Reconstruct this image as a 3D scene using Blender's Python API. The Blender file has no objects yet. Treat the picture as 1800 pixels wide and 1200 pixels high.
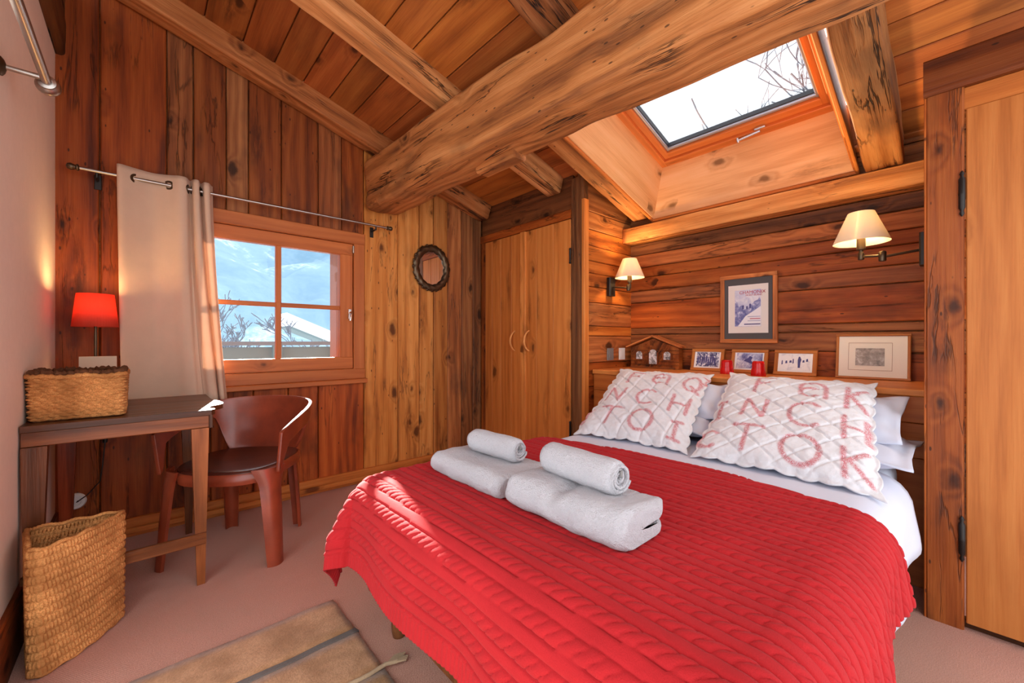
import bpy, bmesh, math, random
import numpy as np
from mathutils import Vector, Matrix, noise as mnoise

random.seed(7)
rng = np.random.default_rng(7)
scene = bpy.context.scene
COL = scene.collection

# ------------------------------------------------------------------ camera
cam_data = bpy.data.cameras.new('camera')
cam_data.sensor_width = 36.0
cam_data.lens = 14.4
cam_data.clip_start = 0.02
cam_data.clip_end = 4000
cam_obj = bpy.data.objects.new('camera', cam_data)
cam_obj.location = (0, 0, 1.05)
cam_obj.rotation_euler = (math.radians(90), 0, math.radians(-42))
COL.objects.link(cam_obj)
scene.camera = cam_obj

# ------------------------------------------------------------------ sky, sun, exposure
world = bpy.data.worlds.new('sky')
scene.world = world
world.use_nodes = True
wnt = world.node_tree
wnt.nodes.clear()
w_out = wnt.nodes.new('ShaderNodeOutputWorld')
w_bg = wnt.nodes.new('ShaderNodeBackground')
w_bg.inputs['Color'].default_value = (0.90, 0.95, 1.0, 1)
w_bg.inputs['Strength'].default_value = 1.9
wnt.links.new(w_bg.outputs[0], w_out.inputs[0])

sun_data = bpy.data.lights.new('sun', 'SUN')
sun_data.energy = 36.0
sun_data.angle = math.radians(0.6)
sun_data.color = (1.0, 0.93, 0.82)
sun_obj = bpy.data.objects.new('sun', sun_data)
COL.objects.link(sun_obj)
sun_dir = Vector((0.222, 1.0, 0.43))          # towards the sun
sun_obj.rotation_euler = sun_dir.to_track_quat('Z', 'Y').to_euler()
sun_obj.location = (3, 8, 8)

vs = scene.view_settings
vs.view_transform = 'Standard'
vs.look = 'None'
vs.exposure = 0.62
vs.gamma = 1.0
vs.use_curve_mapping = False
scene.cycles.max_bounces = 12
scene.cycles.diffuse_bounces = 8
scene.cycles.transparent_max_bounces = 16
scene.cycles.caustics_reflective = False
scene.cycles.caustics_refractive = False
scene.cycles.sample_clamp_indirect = 6.0

# ------------------------------------------------------------------ key planes of the room (metres)
YA, XL, XC, YN, XB, XD = 3.03, -0.325, 2.335, 1.834, 2.957, 2.216
YCUP = 0.106                      # left edge of the right-hand cupboard
SL, Z0 = -0.29, 2.83              # roof: rafter underside z = Z0 + SL*x
def roof(x, off=0.0): return Z0 + SL * x + off
RDIR = Vector((1, 0, SL)).normalized()
RNRM = Vector((-SL, 0, 1)).normalized()

# ------------------------------------------------------------------ node helpers
class NT:
    def __init__(self, name):
        self.m = bpy.data.materials.new(name)
        self.m.use_nodes = True
        self.t = self.m.node_tree
        self.t.nodes.clear()
    def n(self, typ, **kw):
        nd = self.t.nodes.new(typ)
        for k, v in kw.items():
            if k.startswith('i_'):
                key = k[2:]
                key = int(key) if key.isdigit() else key.replace('_', ' ')
                self.set(nd.inputs[key], v)
            else:
                setattr(nd, k, v)
        return nd
    def set(self, sock, v):
        if isinstance(v, bpy.types.NodeSocket): self.t.links.new(v, sock)
        elif isinstance(v, bpy.types.Node): self.t.links.new(v.outputs[0], sock)
        elif isinstance(v, (tuple, list)) and len(v) == 3 and sock.type == 'RGBA': sock.default_value = (*v, 1)
        else: sock.default_value = v
    def math(self, op, a, b=None, c=None):
        nd = self.t.nodes.new('ShaderNodeMath'); nd.operation = op
        self.set(nd.inputs[0], a)
        if b is not None: self.set(nd.inputs[1], b)
        if c is not None: self.set(nd.inputs[2], c)
        return nd.outputs[0]
    def vmul(self, a, b):
        nd = self.t.nodes.new('ShaderNodeVectorMath'); nd.operation = 'MULTIPLY'
        self.set(nd.inputs[0], a); self.set(nd.inputs[1], b); return nd.outputs[0]
    def vadd(self, a, b):
        nd = self.t.nodes.new('ShaderNodeVectorMath'); nd.operation = 'ADD'
        self.set(nd.inputs[0], a); self.set(nd.inputs[1], b); return nd.outputs[0]
    def noise(self, vec, scale, detail=4, rough=0.55, dist=0.0):
        nd = self.n('ShaderNodeTexNoise')
        self.set(nd.inputs['Vector'], vec)
        nd.inputs['Scale'].default_value = scale; nd.inputs['Detail'].default_value = detail
        nd.inputs['Roughness'].default_value = rough; nd.inputs['Distortion'].default_value = dist
        return nd.outputs['Fac']
    def ramp(self, fac, stops):
        nd = self.n('ShaderNodeValToRGB'); self.set(nd.inputs[0], fac)
        e = nd.color_ramp.elements
        while len(e) < len(stops): e.new(0.5)
        for el, (p, c) in zip(e, stops):
            el.position = p; el.color = (*c, 1) if len(c) == 3 else c
        return nd.outputs[0]
    def smooth(self, v, a, b, lo=0.0, hi=1.0):
        nd = self.n('ShaderNodeMapRange'); nd.interpolation_type = 'SMOOTHSTEP'
        self.set(nd.inputs[0], v)
        for i, q in zip((1, 2, 3, 4), (a, b, lo, hi)): nd.inputs[i].default_value = q
        return nd.outputs[0]
    def mix(self, fac, a, b, mode='MIX'):
        nd = self.n('ShaderNodeMix', data_type='RGBA', blend_type=mode)
        self.set(nd.inputs[0], fac); self.set(nd.inputs[6], a); self.set(nd.inputs[7], b)
        return nd.outputs[2]
    def bump(self, hgt, strength=0.3, dist=0.01):
        nd = self.n('ShaderNodeBump'); self.set(nd.inputs['Height'], hgt)
        nd.inputs['Strength'].default_value = strength; nd.inputs['Distance'].default_value = dist
        return nd.outputs[0]
    def bsdf(self, color, rough=0.6, normal=None, **kw):
        b = self.n('ShaderNodeBsdfPrincipled'); o = self.n('ShaderNodeOutputMaterial')
        self.set(b.inputs['Base Color'], color); self.set(b.inputs['Roughness'], rough)
        if normal is not None: self.set(b.inputs['Normal'], normal)
        for k, v in kw.items(): self.set(b.inputs[k.replace('_', ' ')], v)
        self.t.links.new(b.outputs[0], o.inputs[0]); self.b = b; self.o = o
        return self.m

MAT = {}
def wood(name, light, mid, dark, knots=0.5, stain=0.4, stain_col=(0.05, 0.022, 0.01), rough=0.55, bump=0.35, rings=14.0, worm=False, cracks=0.0):
    """procedural timber: grain along local X, tint from the object colour"""
    light, mid, dark = [(c[0] * 0.88, c[1] * 0.83, c[2] * 0.72) for c in (light, mid, dark)]
    t = NT(name)
    tc = t.n('ShaderNodeTexCoord'); oi = t.n('ShaderNodeObjectInfo')
    rnd = t.math('MULTIPLY', oi.outputs['Random'], 57.0)
    cv = t.n('ShaderNodeCombineXYZ'); t.set(cv.inputs[0], rnd); t.set(cv.inputs[1], t.math('MULTIPLY', rnd, 0.61)); t.set(cv.inputs[2], t.math('MULTIPLY', rnd, 0.37))
    P = t.vadd(tc.outputs['Object'], cv.outputs[0])
    # knots (looked up across the board, so they run through its thickness)
    s0 = t.n('ShaderNodeSeparateXYZ'); t.set(s0.inputs[0], P)
    c0 = t.n('ShaderNodeCombineXYZ'); t.set(c0.inputs[0], s0.outputs[0]); t.set(c0.inputs[1], t.math('ADD', s0.outputs[1], t.math('MULTIPLY', s0.outputs[2], 0.7)))
    kn = t.n('ShaderNodeTexNoise'); t.set(kn.inputs['Vector'], P); kn.inputs['Scale'].default_value = 16.0; kn.inputs['Detail'].default_value = 3.0
    PK = t.vadd(c0.outputs[0], t.vmul(t.vadd(kn.outputs['Color'], (-0.5, -0.5, -0.5)), (0.06, 0.035, 0.0)))
    vk = t.n('ShaderNodeTexVoronoi', voronoi_dimensions='2D'); t.set(vk.inputs['Vector'], t.vmul(PK, (3.4, 6.2, 1.0))); vk.inputs['Scale'].default_value = 1.0
    ksep = t.n('ShaderNodeSeparateColor'); t.set(ksep.inputs[0], vk.outputs['Color'])
    kd = t.math('ADD', vk.outputs['Distance'], t.math('MULTIPLY', ksep.outputs[1], 0.11))
    kon = t.math('LESS_THAN', ksep.outputs[0], knots)
    knear = t.math('MULTIPLY', t.smooth(kd, 0.45, 0.0), kon)
    kcore = t.math('MULTIPLY', t.smooth(kd, 0.20, 0.10), kon)
    # dark resin flares running along the grain from some knots
    vf = t.n('ShaderNodeTexVoronoi', voronoi_dimensions='2D'); t.set(vf.inputs['Vector'], t.vadd(t.vmul(PK, (1.6, 8.0, 1.0)), (3.1, 1.7, 0.4))); vf.inputs['Scale'].default_value = 1.0
    fsep = t.n('ShaderNodeSeparateColor'); t.set(fsep.inputs[0], vf.outputs['Color'])
    flare = t.math('MULTIPLY', t.smooth(vf.outputs['Distance'], 0.42, 0.05), t.math('LESS_THAN', fsep.outputs[2], knots * 0.7))
    flare = t.math('MULTIPLY', flare, t.smooth(t.noise(t.vmul(P, (6, 40, 40)), 1.0, 4, 0.7), 0.36, 0.62))
    # growth lines bending round knots
    warp = t.noise(t.vmul(P, (0.7, 3.0, 3.0)), 1.0, 3, 0.5)
    sp = t.n('ShaderNodeSeparateXYZ'); t.set(sp.inputs[0], P)
    yy = t.math('ADD', sp.outputs[1], t.math('MULTIPLY', sp.outputs[2], 0.6))
    ph = t.math('ADD', t.math('MULTIPLY', yy, rings), t.math('MULTIPLY', warp, 3.4))
    ph = t.math('ADD', ph, t.math('MULTIPLY', knear, 2.2))
    g = t.math('MULTIPLY_ADD', t.math('SINE', t.math('MULTIPLY', ph, 6.283)), 0.5, 0.5)
    streak = t.noise(t.vmul(P, (1.1, 26, 26)), 1.0, 6, 0.65)
    fibre = t.noise(t.vmul(P, (5, 150, 150)), 1.0, 3, 0.6)
    blotch = t.noise(t.vmul(P, (1.4, 3.4, 3.4)), 1.0, 4, 0.6)
    broad = t.noise(t.vmul(P, (0.8, 7.5, 7.5)), 1.0, 4, 0.55, 0.3)
    f = t.math('ADD', t.math('MULTIPLY', g, 0.09), t.math('MULTIPLY', streak, 0.30))
    f = t.math('ADD', f, t.math('MULTIPLY', broad, 0.44))
    f = t.math('ADD', f, t.math('MULTIPLY', fibre, 0.20))
    base = t.ramp(f, [(0.34, dark), (0.50, mid), (0.69, light)])
    st = t.smooth(blotch, 0.53, 0.73, 0.0, stain)
    base = t.mix(st, base, stain_col)
    base = t.mix(t.math('MULTIPLY', knear, 0.60), base, tuple(c * 0.42 for c in mid))
    base = t.mix(t.math('MULTIPLY', flare, 0.75), base, tuple(c * 0.5 for c in dark))
    base = t.mix(t.math('MULTIPLY', kcore, 0.88), base, tuple(c * 0.35 for c in dark))
    hgt = t.math('ADD', t.math('MULTIPLY', streak, 0.6), t.math('ADD', t.math('MULTIPLY', fibre, 0.35), t.math('MULTIPLY', g, 0.12)))
    if cracks > 0:
        cn = t.noise(t.vmul(P, (0.8, 9, 9)), 1.0, 5, 0.6, 0.4)
        ck = t.smooth(t.math('ABSOLUTE', t.math('SUBTRACT', cn, 0.5)), 0.018, 0.0, 0.0, cracks)
        msk = t.smooth(t.noise(t.vmul(P, (1.6, 2.5, 2.5)), 1.3, 2), 0.45, 0.6)
        ck = t.math('MULTIPLY', ck, msk)
        base = t.mix(ck, base, (0.02, 0.009, 0.004))
        hgt = t.math('SUBTRACT', hgt, t.math('MULTIPLY', ck, 0.9))
    if worm:
        vw = t.n('ShaderNodeTexVoronoi'); t.set(vw.inputs['Vector'], t.vmul(P, (9, 22, 22))); vw.inputs['Scale'].default_value = 1.6
        wsep = t.n('ShaderNodeSeparateColor'); t.set(wsep.inputs[0], vw.outputs['Color'])
        wm = t.math('MULTIPLY', t.smooth(vw.outputs['Distance'], 0.17, 0.10), t.math('LESS_THAN', wsep.outputs[1], 0.22))
        base = t.mix(t.math('MULTIPLY', wm, 0.8), base, (0.03, 0.012, 0.005))
    col = t.mix(1.0, base, oi.outputs['Color'], 'MULTIPLY')
    MAT[name] = t.bsdf(col, t.math('MULTIPLY_ADD', streak, 0.25, rough - 0.12), t.bump(hgt, min(1.0, bump * 1.5), 0.007), Specular_IOR_Level=0.28)
    return MAT[name]

# timber families (linear colour)
wood('wood_wall', (0.74, 0.275, 0.060), (0.47, 0.135, 0.024), (0.16, 0.038, 0.008), knots=0.34, stain=0.65, worm=True, cracks=0.6)
wood('wood_honey', (0.86, 0.43, 0.135), (0.66, 0.265, 0.062), (0.30, 0.088, 0.018), knots=0.50, stain=0.60, stain_col=(0.16, 0.045, 0.012), worm=True, cracks=0.5)
wood('wood_grey', (0.58, 0.27, 0.105), (0.34, 0.130, 0.046), (0.12, 0.044, 0.018), knots=0.18, stain=0.6, stain_col=(0.08, 0.04, 0.024), cracks=0.6, bump=0.5, rings=20)
wood('wood_ceiling', (0.72, 0.265, 0.068), (0.50, 0.155, 0.036), (0.26, 0.070, 0.016), knots=0.14, stain=0.4, rings=9, bump=0.25)
wood('wood_beam', (0.84, 0.455, 0.20), (0.55, 0.235, 0.080), (0.17, 0.056, 0.018), knots=0.14, stain=0.65, stain_col=(0.10, 0.042, 0.020), cracks=1.0, bump=0.8, rough=0.6, rings=16, worm=True)
wood('wood_pine', (0.80, 0.345, 0.100), (0.67, 0.245, 0.060), (0.44, 0.135, 0.028), knots=0.22, stain=0.22, stain_col=(0.30, 0.085, 0.018), bump=0.15, rough=0.5, rings=18)
wood('wood_frame', (0.72, 0.265, 0.090), (0.60, 0.195, 0.060), (0.44, 0.130, 0.036), knots=0.1, stain=0.12, stain_col=(0.2, 0.06, 0.02), bump=0.1, rough=0.45, rings=22)
wood('wood_dark', (0.26, 0.105, 0.042), (0.135, 0.050, 0.020), (0.050, 0.019, 0.009), knots=0.08, stain=0.5, stain_col=(0.025, 0.011, 0.006), bump=0.18, rough=0.33, rings=16)
wood('wood_pale', (0.94, 0.62, 0.42), (0.86, 0.50, 0.28), (0.66, 0.33, 0.15), knots=0.22, stain=0.2, stain_col=(0.5, 0.24, 0.10), bump=0.12, rough=0.5, rings=7)
wood('wood_gold', (0.78, 0.40, 0.15), (0.66, 0.29, 0.095), (0.46, 0.18, 0.05), knots=0.0, stain=0.1, bump=0.1, rough=0.45, rings=24)

def simple(name, col, rough=0.5, **kw):
    t = NT(name); MAT[name] = t.bsdf(col, rough, None, **kw); return MAT[name]
simple('iron', (0.035, 0.030, 0.028), 0.45, Metallic=0.8)
simple('bronze', (0.11, 0.075, 0.045), 0.38, Metallic=0.85)
simple('steel', (0.42, 0.38, 0.34), 0.35, Metallic=1.0)
simple('chrome', (0.75, 0.75, 0.76), 0.2, Metallic=1.0)
simple('white_plastic', (0.80, 0.79, 0.77), 0.4)
simple('grey_plastic', (0.22, 0.21, 0.20), 0.4)
simple('black_plastic', (0.012, 0.011, 0.010), 0.5)
simple('mat_grey', (0.085, 0.080, 0.080), 0.8)
simple('paper', (0.80, 0.76, 0.70), 0.8)
simple('paper_white', (0.85, 0.85, 0.88), 0.6)
simple('ink_red', (0.45, 0.06, 0.10), 0.8)
simple('ink_blue', (0.075, 0.075, 0.23), 0.8)
simple('ink_pale', (0.42, 0.44, 0.60), 0.8)
simple('ink_line', (0.26, 0.14, 0.10), 0.8)
simple('card', (0.62, 0.50, 0.36), 0.7)
simple('rubber', (0.05, 0.03, 0.025), 0.6)
simple('red_plastic', (0.75, 0.012, 0.012), 0.2, Transmission_Weight=0.25, IOR=1.45)
simple('mirror_glass', (0.85, 0.85, 0.85), 0.03, Metallic=1.0)
simple('seal', (0.02, 0.022, 0.03), 0.5)
simple('aluminium', (0.45, 0.47, 0.55), 0.4, Metallic=0.6)

def emis(name, col, strength):
    t = NT(name); e = t.n('ShaderNodeEmission'); o = t.n('ShaderNodeOutputMaterial')
    e.inputs[0].default_value = (*col, 1); e.inputs[1].default_value = strength
    t.t.links.new(e.outputs[0], o.inputs[0]); MAT[name] = t.m
emis('bulb', (1.0, 0.72, 0.35), 9.0)

def glass(name, tint=(1, 1, 1)):
    t = NT(name); tr = t.n('ShaderNodeBsdfTransparent'); gl = t.n('ShaderNodeBsdfGlossy'); fr = t.n('ShaderNodeFresnel')
    tr.inputs[0].default_value = (*tint, 1); gl.inputs['Roughness'].default_value = 0.02; fr.inputs[0].default_value = 1.45
    mx = t.n('ShaderNodeMixShader'); o = t.n('ShaderNodeOutputMaterial')
    t.set(mx.inputs[0], t.math('MULTIPLY', fr.outputs[0], 0.6)); t.t.links.new(tr.outputs[0], mx.inputs[1]); t.t.links.new(gl.outputs[0], mx.inputs[2])
    t.t.links.new(mx.outputs[0], o.inputs[0]); MAT[name] = t.m
glass('glass', (0.97, 0.985, 1.0))

def fabric(name, col, scale=900, bump=0.25, rough=0.9, var=0.12, transl=0.0, sheen=0.2, dist=0.002, col2=None, lumps=0.0):
    t = NT(name); tc = t.n('ShaderNodeTexCoord'); P = tc.outputs['Object']
    n1 = t.noise(P, scale, 2, 0.6); n2 = t.noise(P, 9.0, 4, 0.6)
    c = t.mix(t.smooth(n2, 0.3, 0.7), tuple(x * (1 - var) for x in col), col2 or col)
    c = t.mix(t.math('MULTIPLY', t.smooth(n1, 0.35, 0.65), var * 1.5), c, tuple(x * 0.55 for x in col))
    h = n1 if not lumps else t.math('ADD', n1, t.math('MULTIPLY', t.noise(P, 60, 3), lumps))
    t.bsdf(c, rough, t.bump(h, bump, dist), Sheen_Weight=sheen, Sheen_Roughness=0.5, Specular_IOR_Level=0.2)
    if transl > 0:
        tl = t.n('ShaderNodeBsdfTranslucent'); t.set(tl.inputs[0], c); mx = t.n('ShaderNodeMixShader'); mx.inputs[0].default_value = transl
        t.t.links.new(t.b.outputs[0], mx.inputs[1]); t.t.links.new(tl.outputs[0], mx.inputs[2]); t.t.links.new(mx.outputs[0], t.o.inputs[0])
    MAT[name] = t.m
fabric('red_knit', (0.45, 0.015, 0.019), 420, 0.5, 0.95, 0.12, sheen=0.03, dist=0.0015)
fabric('white_cotton', (0.60, 0.63, 0.74), 700, 0.08, 0.8, 0.02, sheen=0.1)
fabric('terry', (0.76, 0.73, 0.77), 380, 1.0, 1.0, 0.06, sheen=0.3, dist=0.010, lumps=1.6)
fabric('linen', (0.80, 0.59, 0.43), 600, 0.2, 0.9, 0.05, transl=0.22, sheen=0.1)
fabric('shade_cream', (0.86, 0.76, 0.62), 500, 0.15, 0.85, 0.02, transl=0.45, sheen=0.0)
fabric('shade_red', (0.92, 0.17, 0.10), 300, 0.2, 0.85, 0.06, transl=0.6, sheen=0.0)
fabric('rug_tan', (0.46, 0.23, 0.105), 160, 0.6, 0.95, 0.22, sheen=0.2, dist=0.003, col2=(0.58, 0.32, 0.17))
fabric('rug_brown', (0.34, 0.17, 0.065), 160, 0.6, 0.95, 0.25, sheen=0.2, dist=0.003, col2=(0.42, 0.22, 0.09))
fabric('rug_grey', (0.17, 0.14, 0.125), 200, 0.5, 0.95, 0.2, sheen=0.1)
fabric('rug_cord', (0.52, 0.36, 0.22), 250, 0.6, 0.95, 0.2, sheen=0.1)
fabric('rug_dark', (0.20, 0.12, 0.075), 160, 0.5, 0.95, 0.25, sheen=0.1)
fabric('rush', (0.66, 0.275, 0.080), 260, 0.6, 0.8, 0.45, sheen=0.0, dist=0.003, col2=(0.82, 0.40, 0.135))
fabric('rush_dark', (0.16, 0.065, 0.028), 240, 0.5, 0.85, 0.35, sheen=0.0, dist=0.003)
fabric('plaster', (0.92, 0.77, 0.65), 40, 0.15, 0.9, 0.03, sheen=0.0, dist=0.004)

def carpet():
    t = NT('carpet'); tc = t.n('ShaderNodeTexCoord'); P = tc.outputs['Object']
    sp = t.n('ShaderNodeSeparateXYZ'); t.set(sp.inputs[0], P)
    wx = t.math('SINE', t.math('MULTIPLY', sp.outputs[0], 6.283 / 0.006)); wy = t.math('SINE', t.math('MULTIPLY', sp.outputs[1], 6.283 / 0.010))
    wv = t.math('MULTIPLY', wx, wy); n = t.noise(P, 320, 3, 0.7); n2 = t.noise(P, 3.0, 4, 0.6)
    c = t.mix(t.smooth(n, 0.3, 0.7), (0.40, 0.158, 0.102), (0.68, 0.345, 0.250))
    c = t.mix(t.math('MULTIPLY', t.smooth(wv, -0.2, -1.0), 0.35), c, (0.26, 0.165, 0.12))
    c = t.mix(t.smooth(n2, 0.35, 0.7, 0.0, 0.15), c, (0.30, 0.20, 0.14))
    MAT['carpet'] = t.bsdf(c, 0.95, t.bump(t.math('ADD', t.math('MULTIPLY', wv, 0.25), n), 0.6, 0.004), Sheen_Weight=0.2, Specular_IOR_Level=0.15)
carpet()

def lacquer():
    t = NT('chair_leather'); tc = t.n('ShaderNodeTexCoord'); P = tc.outputs['Object']
    n = t.noise(P, 6, 5, 0.6); n2 = t.noise(P, 150, 3, 0.6)
    c = t.ramp(n, [(0.3, (0.16, 0.026, 0.011)), (0.7, (0.32, 0.058, 0.022))])
    MAT['chair_leather'] = t.bsdf(c, 0.30, t.bump(n2, 0.08, 0.002), Specular_IOR_Level=0.6)
    t = NT('chair_seat'); tc = t.n('ShaderNodeTexCoord'); P = tc.outputs['Object']
    n = t.noise(P, 6, 5, 0.6)
    c = t.ramp(n, [(0.3, (0.05, 0.013, 0.009)), (0.7, (0.10, 0.024, 0.014))])
    MAT['chair_seat'] = t.bsdf(c, 0.26, None, Specular_IOR_Level=0.6)
lacquer()

def quilt():
    t = NT('quilt_print'); at = t.n('ShaderNodeAttribute', attribute_name='print'); ac = t.n('ShaderNodeAttribute', attribute_name='groove')
    tc = t.n('ShaderNodeTexCoord'); P = tc.outputs['Object']
    n = t.noise(P, 120, 4, 0.75, 1.4)
    lines = t.smooth(t.math('ABSOLUTE', t.math('SUBTRACT', n, 0.5)), 0.11, 0.02)
    m = t.math('MULTIPLY', at.outputs['Fac'], t.math('MULTIPLY_ADD', lines, 0.80, 0.08))
    n2 = t.noise(P, 30, 3, 0.6)
    bg = t.mix(t.smooth(n2, 0.3, 0.7), (0.72, 0.73, 0.77), (0.66, 0.66, 0.69))
    c = t.mix(m, bg, (0.50, 0.045, 0.065))
    MAT['quilt_print'] = t.bsdf(c, 0.9, t.bump(t.noise(P, 140, 3, 0.6), 0.35, 0.004), Sheen_Weight=0.15, Specular_IOR_Level=0.15)
quilt()

def photo(name, dark, mid, lo=0.42, hi=0.58, scale=22, off=0.0):
    t = NT(name); tc = t.n('ShaderNodeTexCoord'); P = t.vadd(tc.outputs['Object'], (off, off * 2, off * 3))
    n = t.noise(P, scale, 5, 0.65, 0.6)
    c = t.ramp(n, [(lo, dark), ((lo + hi) / 2, mid), (hi, (0.82, 0.82, 0.86))])
    MAT[name] = t.bsdf(c, 0.35)
photo('photo_group', (0.05, 0.05, 0.14), (0.30, 0.31, 0.48), 0.44, 0.60, 55, 1.3)
photo('photo_skier', (0.10, 0.10, 0.28), (0.40, 0.42, 0.62), 0.36, 0.62, 18, 4.1)
photo('photo_snow', (0.30, 0.32, 0.5), (0.62, 0.63, 0.72), 0.26, 0.48, 16, 7.7)
photo('photo_small', (0.10, 0.10, 0.11), (0.45, 0.45, 0.46), 0.38, 0.60, 40, 2.2)
photo('engraving_print', (0.10, 0.085, 0.075), (0.34, 0.29, 0.26), 0.30, 0.78, 26, 3.3)
photo('poster_sky', (0.50, 0.52, 0.70), (0.66, 0.67, 0.78), 0.38, 0.62, 14, 9.1)
photo('poster_peaks', (0.12, 0.13, 0.36), (0.33, 0.35, 0.58), 0.40, 0.72, 30, 5.2)

# ------------------------------------------------------------------ mesh helpers
def tag(o, label=None, cat=None, group=None, kind=None):
    if label: o['label'] = label
    if cat: o['category'] = cat
    if group: o['group'] = group
    if kind: o['kind'] = kind
    return o

def origin_of(parent):
    v = Vector((0, 0, 0)); p = parent
    while p is not None:
        v += p.location; p = p.parent
    return v

def obj_from(name, verts, faces, mat, parent=None, smooth=False, origin=None, tint=None, sharp=None):
    """verts in world space; object origin at `origin` (or the parent's)"""
    po = origin_of(parent)
    o_loc = Vector(origin) if origin is not None else po
    V = np.asarray(verts, dtype=float) - np.array(o_loc)
    me = bpy.data.meshes.new(name)
    me.from_pydata(V.tolist(), [], [tuple(int(i) for i in f) for f in faces])
    me.materials.append(MAT[mat] if isinstance(mat, str) else mat)
    if smooth:
        me.polygons.foreach_set('use_smooth', [True] * len(me.polygons))
        if sharp: me.set_sharp_from_angle(angle=math.radians(sharp))
    me.update()
    ob = bpy.data.objects.new(name, me)
    COL.objects.link(ob)
    ob.parent = parent
    ob.location = o_loc - po
    if tint is not None: ob.color = (*tint, 1)
    return ob

def thing(name, loc, label, cat, group=None):
    e = bpy.data.objects.new(name, None); COL.objects.link(e)
    e.location = loc; e.empty_display_size = 0.05
    return tag(e, label, cat, group)

def struct_empty(name, loc):
    e = bpy.data.objects.new(name, None); COL.objects.link(e); e.location = loc; e.empty_display_size = 0.05
    return tag(e, kind='structure')

def fix_normals(ob):
    bm = bmesh.new(); bm.from_mesh(ob.data); bmesh.ops.recalc_face_normals(bm, faces=bm.faces); bm.to_mesh(ob.data); bm.free()
    return ob

def grid_faces(nu, nv, closed_u=False, closed_v=False):
    F = []
    for i in range(nu if closed_u else nu - 1):
        for j in range(nv if closed_v else nv - 1):
            a = i * nv + j; b = ((i + 1) % nu) * nv + j
            c = ((i + 1) % nu) * nv + (j + 1) % nv; d = i * nv + (j + 1) % nv
            F.append((a, b, c, d))
    return F

def board(name, c, along, across, L, W, T, mat, parent=None, tint=(1, 1, 1), bevel=0.004, seg=1, wob=0.0, warp=0.0):
    """plank whose local X is the grain; c = centre in world space"""
    ax = Vector(along).normalized(); ay = Vector(across).normalized(); ay = (ay - ax * ay.dot(ax)).normalized(); az = ax.cross(ay)
    b = min(bevel, T * 0.4, W * 0.4); hw, ht = W / 2, T / 2
    prof = [(-hw + b, -ht), (hw - b, -ht), (hw, -ht + b), (hw, ht - b), (hw - b, ht), (-hw + b, ht), (-hw, ht - b), (-hw, -ht + b)]
    V = []
    sd = random.random() * 100
    for i in range(seg + 1):
        x = -L / 2 + L * i / seg
        for k, (y, z) in enumerate(prof):
            dy = wob * mnoise.noise(Vector((x * 2.2 + sd, (1 if y > 0 else 7) * 3.1, sd))) if wob else 0
            dz = warp * mnoise.noise(Vector((x * 1.7 + sd, y * 9, z * 9 + sd))) if warp else 0
            V.append((x, y + dy, z + dz))
    F = []
    for i in range(seg):
        for k in range(8):
            a = i * 8 + k; b2 = i * 8 + (k + 1) % 8
            F.append((a, b2, b2 + 8, a + 8))
    F.append(tuple(range(7, -1, -1))); F.append(tuple(seg * 8 + k for k in range(8)))
    me = bpy.data.meshes.new(name); me.from_pydata(V, [], F); me.materials.append(MAT[mat]); me.update()
    # outward normals
    ob = bpy.data.objects.new(name, me); COL.objects.link(ob)
    ob.color = (*tint, 1)
    M = Matrix((ax, ay, az)).transposed().to_4x4()
    ob.parent = parent
    ob.rotation_mode = 'QUATERNION'
    ob.rotation_quaternion = M.to_quaternion()
    ob.location = Vector(c) - origin_of(parent)
    fix_normals(ob)
    return ob

def box(name, lo, hi, mat, parent=None, bevel=0.003, tint=(1, 1, 1), grain=None):
    """axis aligned board; grain along the longest side unless told"""
    lo = Vector(lo); hi = Vector(hi); d = hi - lo; c = (lo + hi) / 2
    order = sorted(range(3), key=lambda i: -d[i])
    if grain is not None: order = [grain] + [i for i in order if i != grain]
    e = [Vector((1, 0, 0)), Vector((0, 1, 0)), Vector((0, 0, 1))]
    return board(name, c, e[order[0]], e[order[1]], d[order[0]], d[order[1]], d[order[2]], mat, parent, tint, bevel)

def frame_of(axis):
    a = Vector(axis).normalized(); r = Vector((0, 0, 1)) if abs(a.z) < 0.95 else Vector((1, 0, 0))
    u = a.cross(r).normalized(); v = a.cross(u).normalized()
    return a, u, v

def tube_vf(path, radius, n=10, cap=True, closed=False):
    P = [Vector(p) for p in path]; m = len(P)
    rad = radius if isinstance(radius, (list, tuple)) else [radius] * m
    V, F = [], []
    t0 = (P[1] - P[0]).normalized(); _, u, v = frame_of(t0)
    for i in range(m):
        if closed: t = (P[(i + 1) % m] - P[i - 1]).normalized()
        elif i == 0: t = (P[1] - P[0]).normalized()
        elif i == m - 1: t = (P[-1] - P[-2]).normalized()
        else: t = (P[i + 1] - P[i - 1]).normalized()
        u = (u - t * u.dot(t)).normalized(); v = t.cross(u)
        for k in range(n):
            a = 2 * math.pi * k / n
            V.append(P[i] + (u * math.cos(a) + v * math.sin(a)) * rad[i])
    F = grid_faces(m, n, closed, True)
    if cap and not closed:
        F.append(tuple(range(n - 1, -1, -1))); F.append(tuple((m - 1) * n + k for k in range(n)))
    return V, F

def tube(name, path, radius, mat, parent=None, n=10, smooth=True, closed=False, tint=None):
    V, F = tube_vf(path, radius, n, True, closed)
    return fix_normals(obj_from(name, V, F, mat, parent, smooth, sharp=50, tint=tint))

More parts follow.
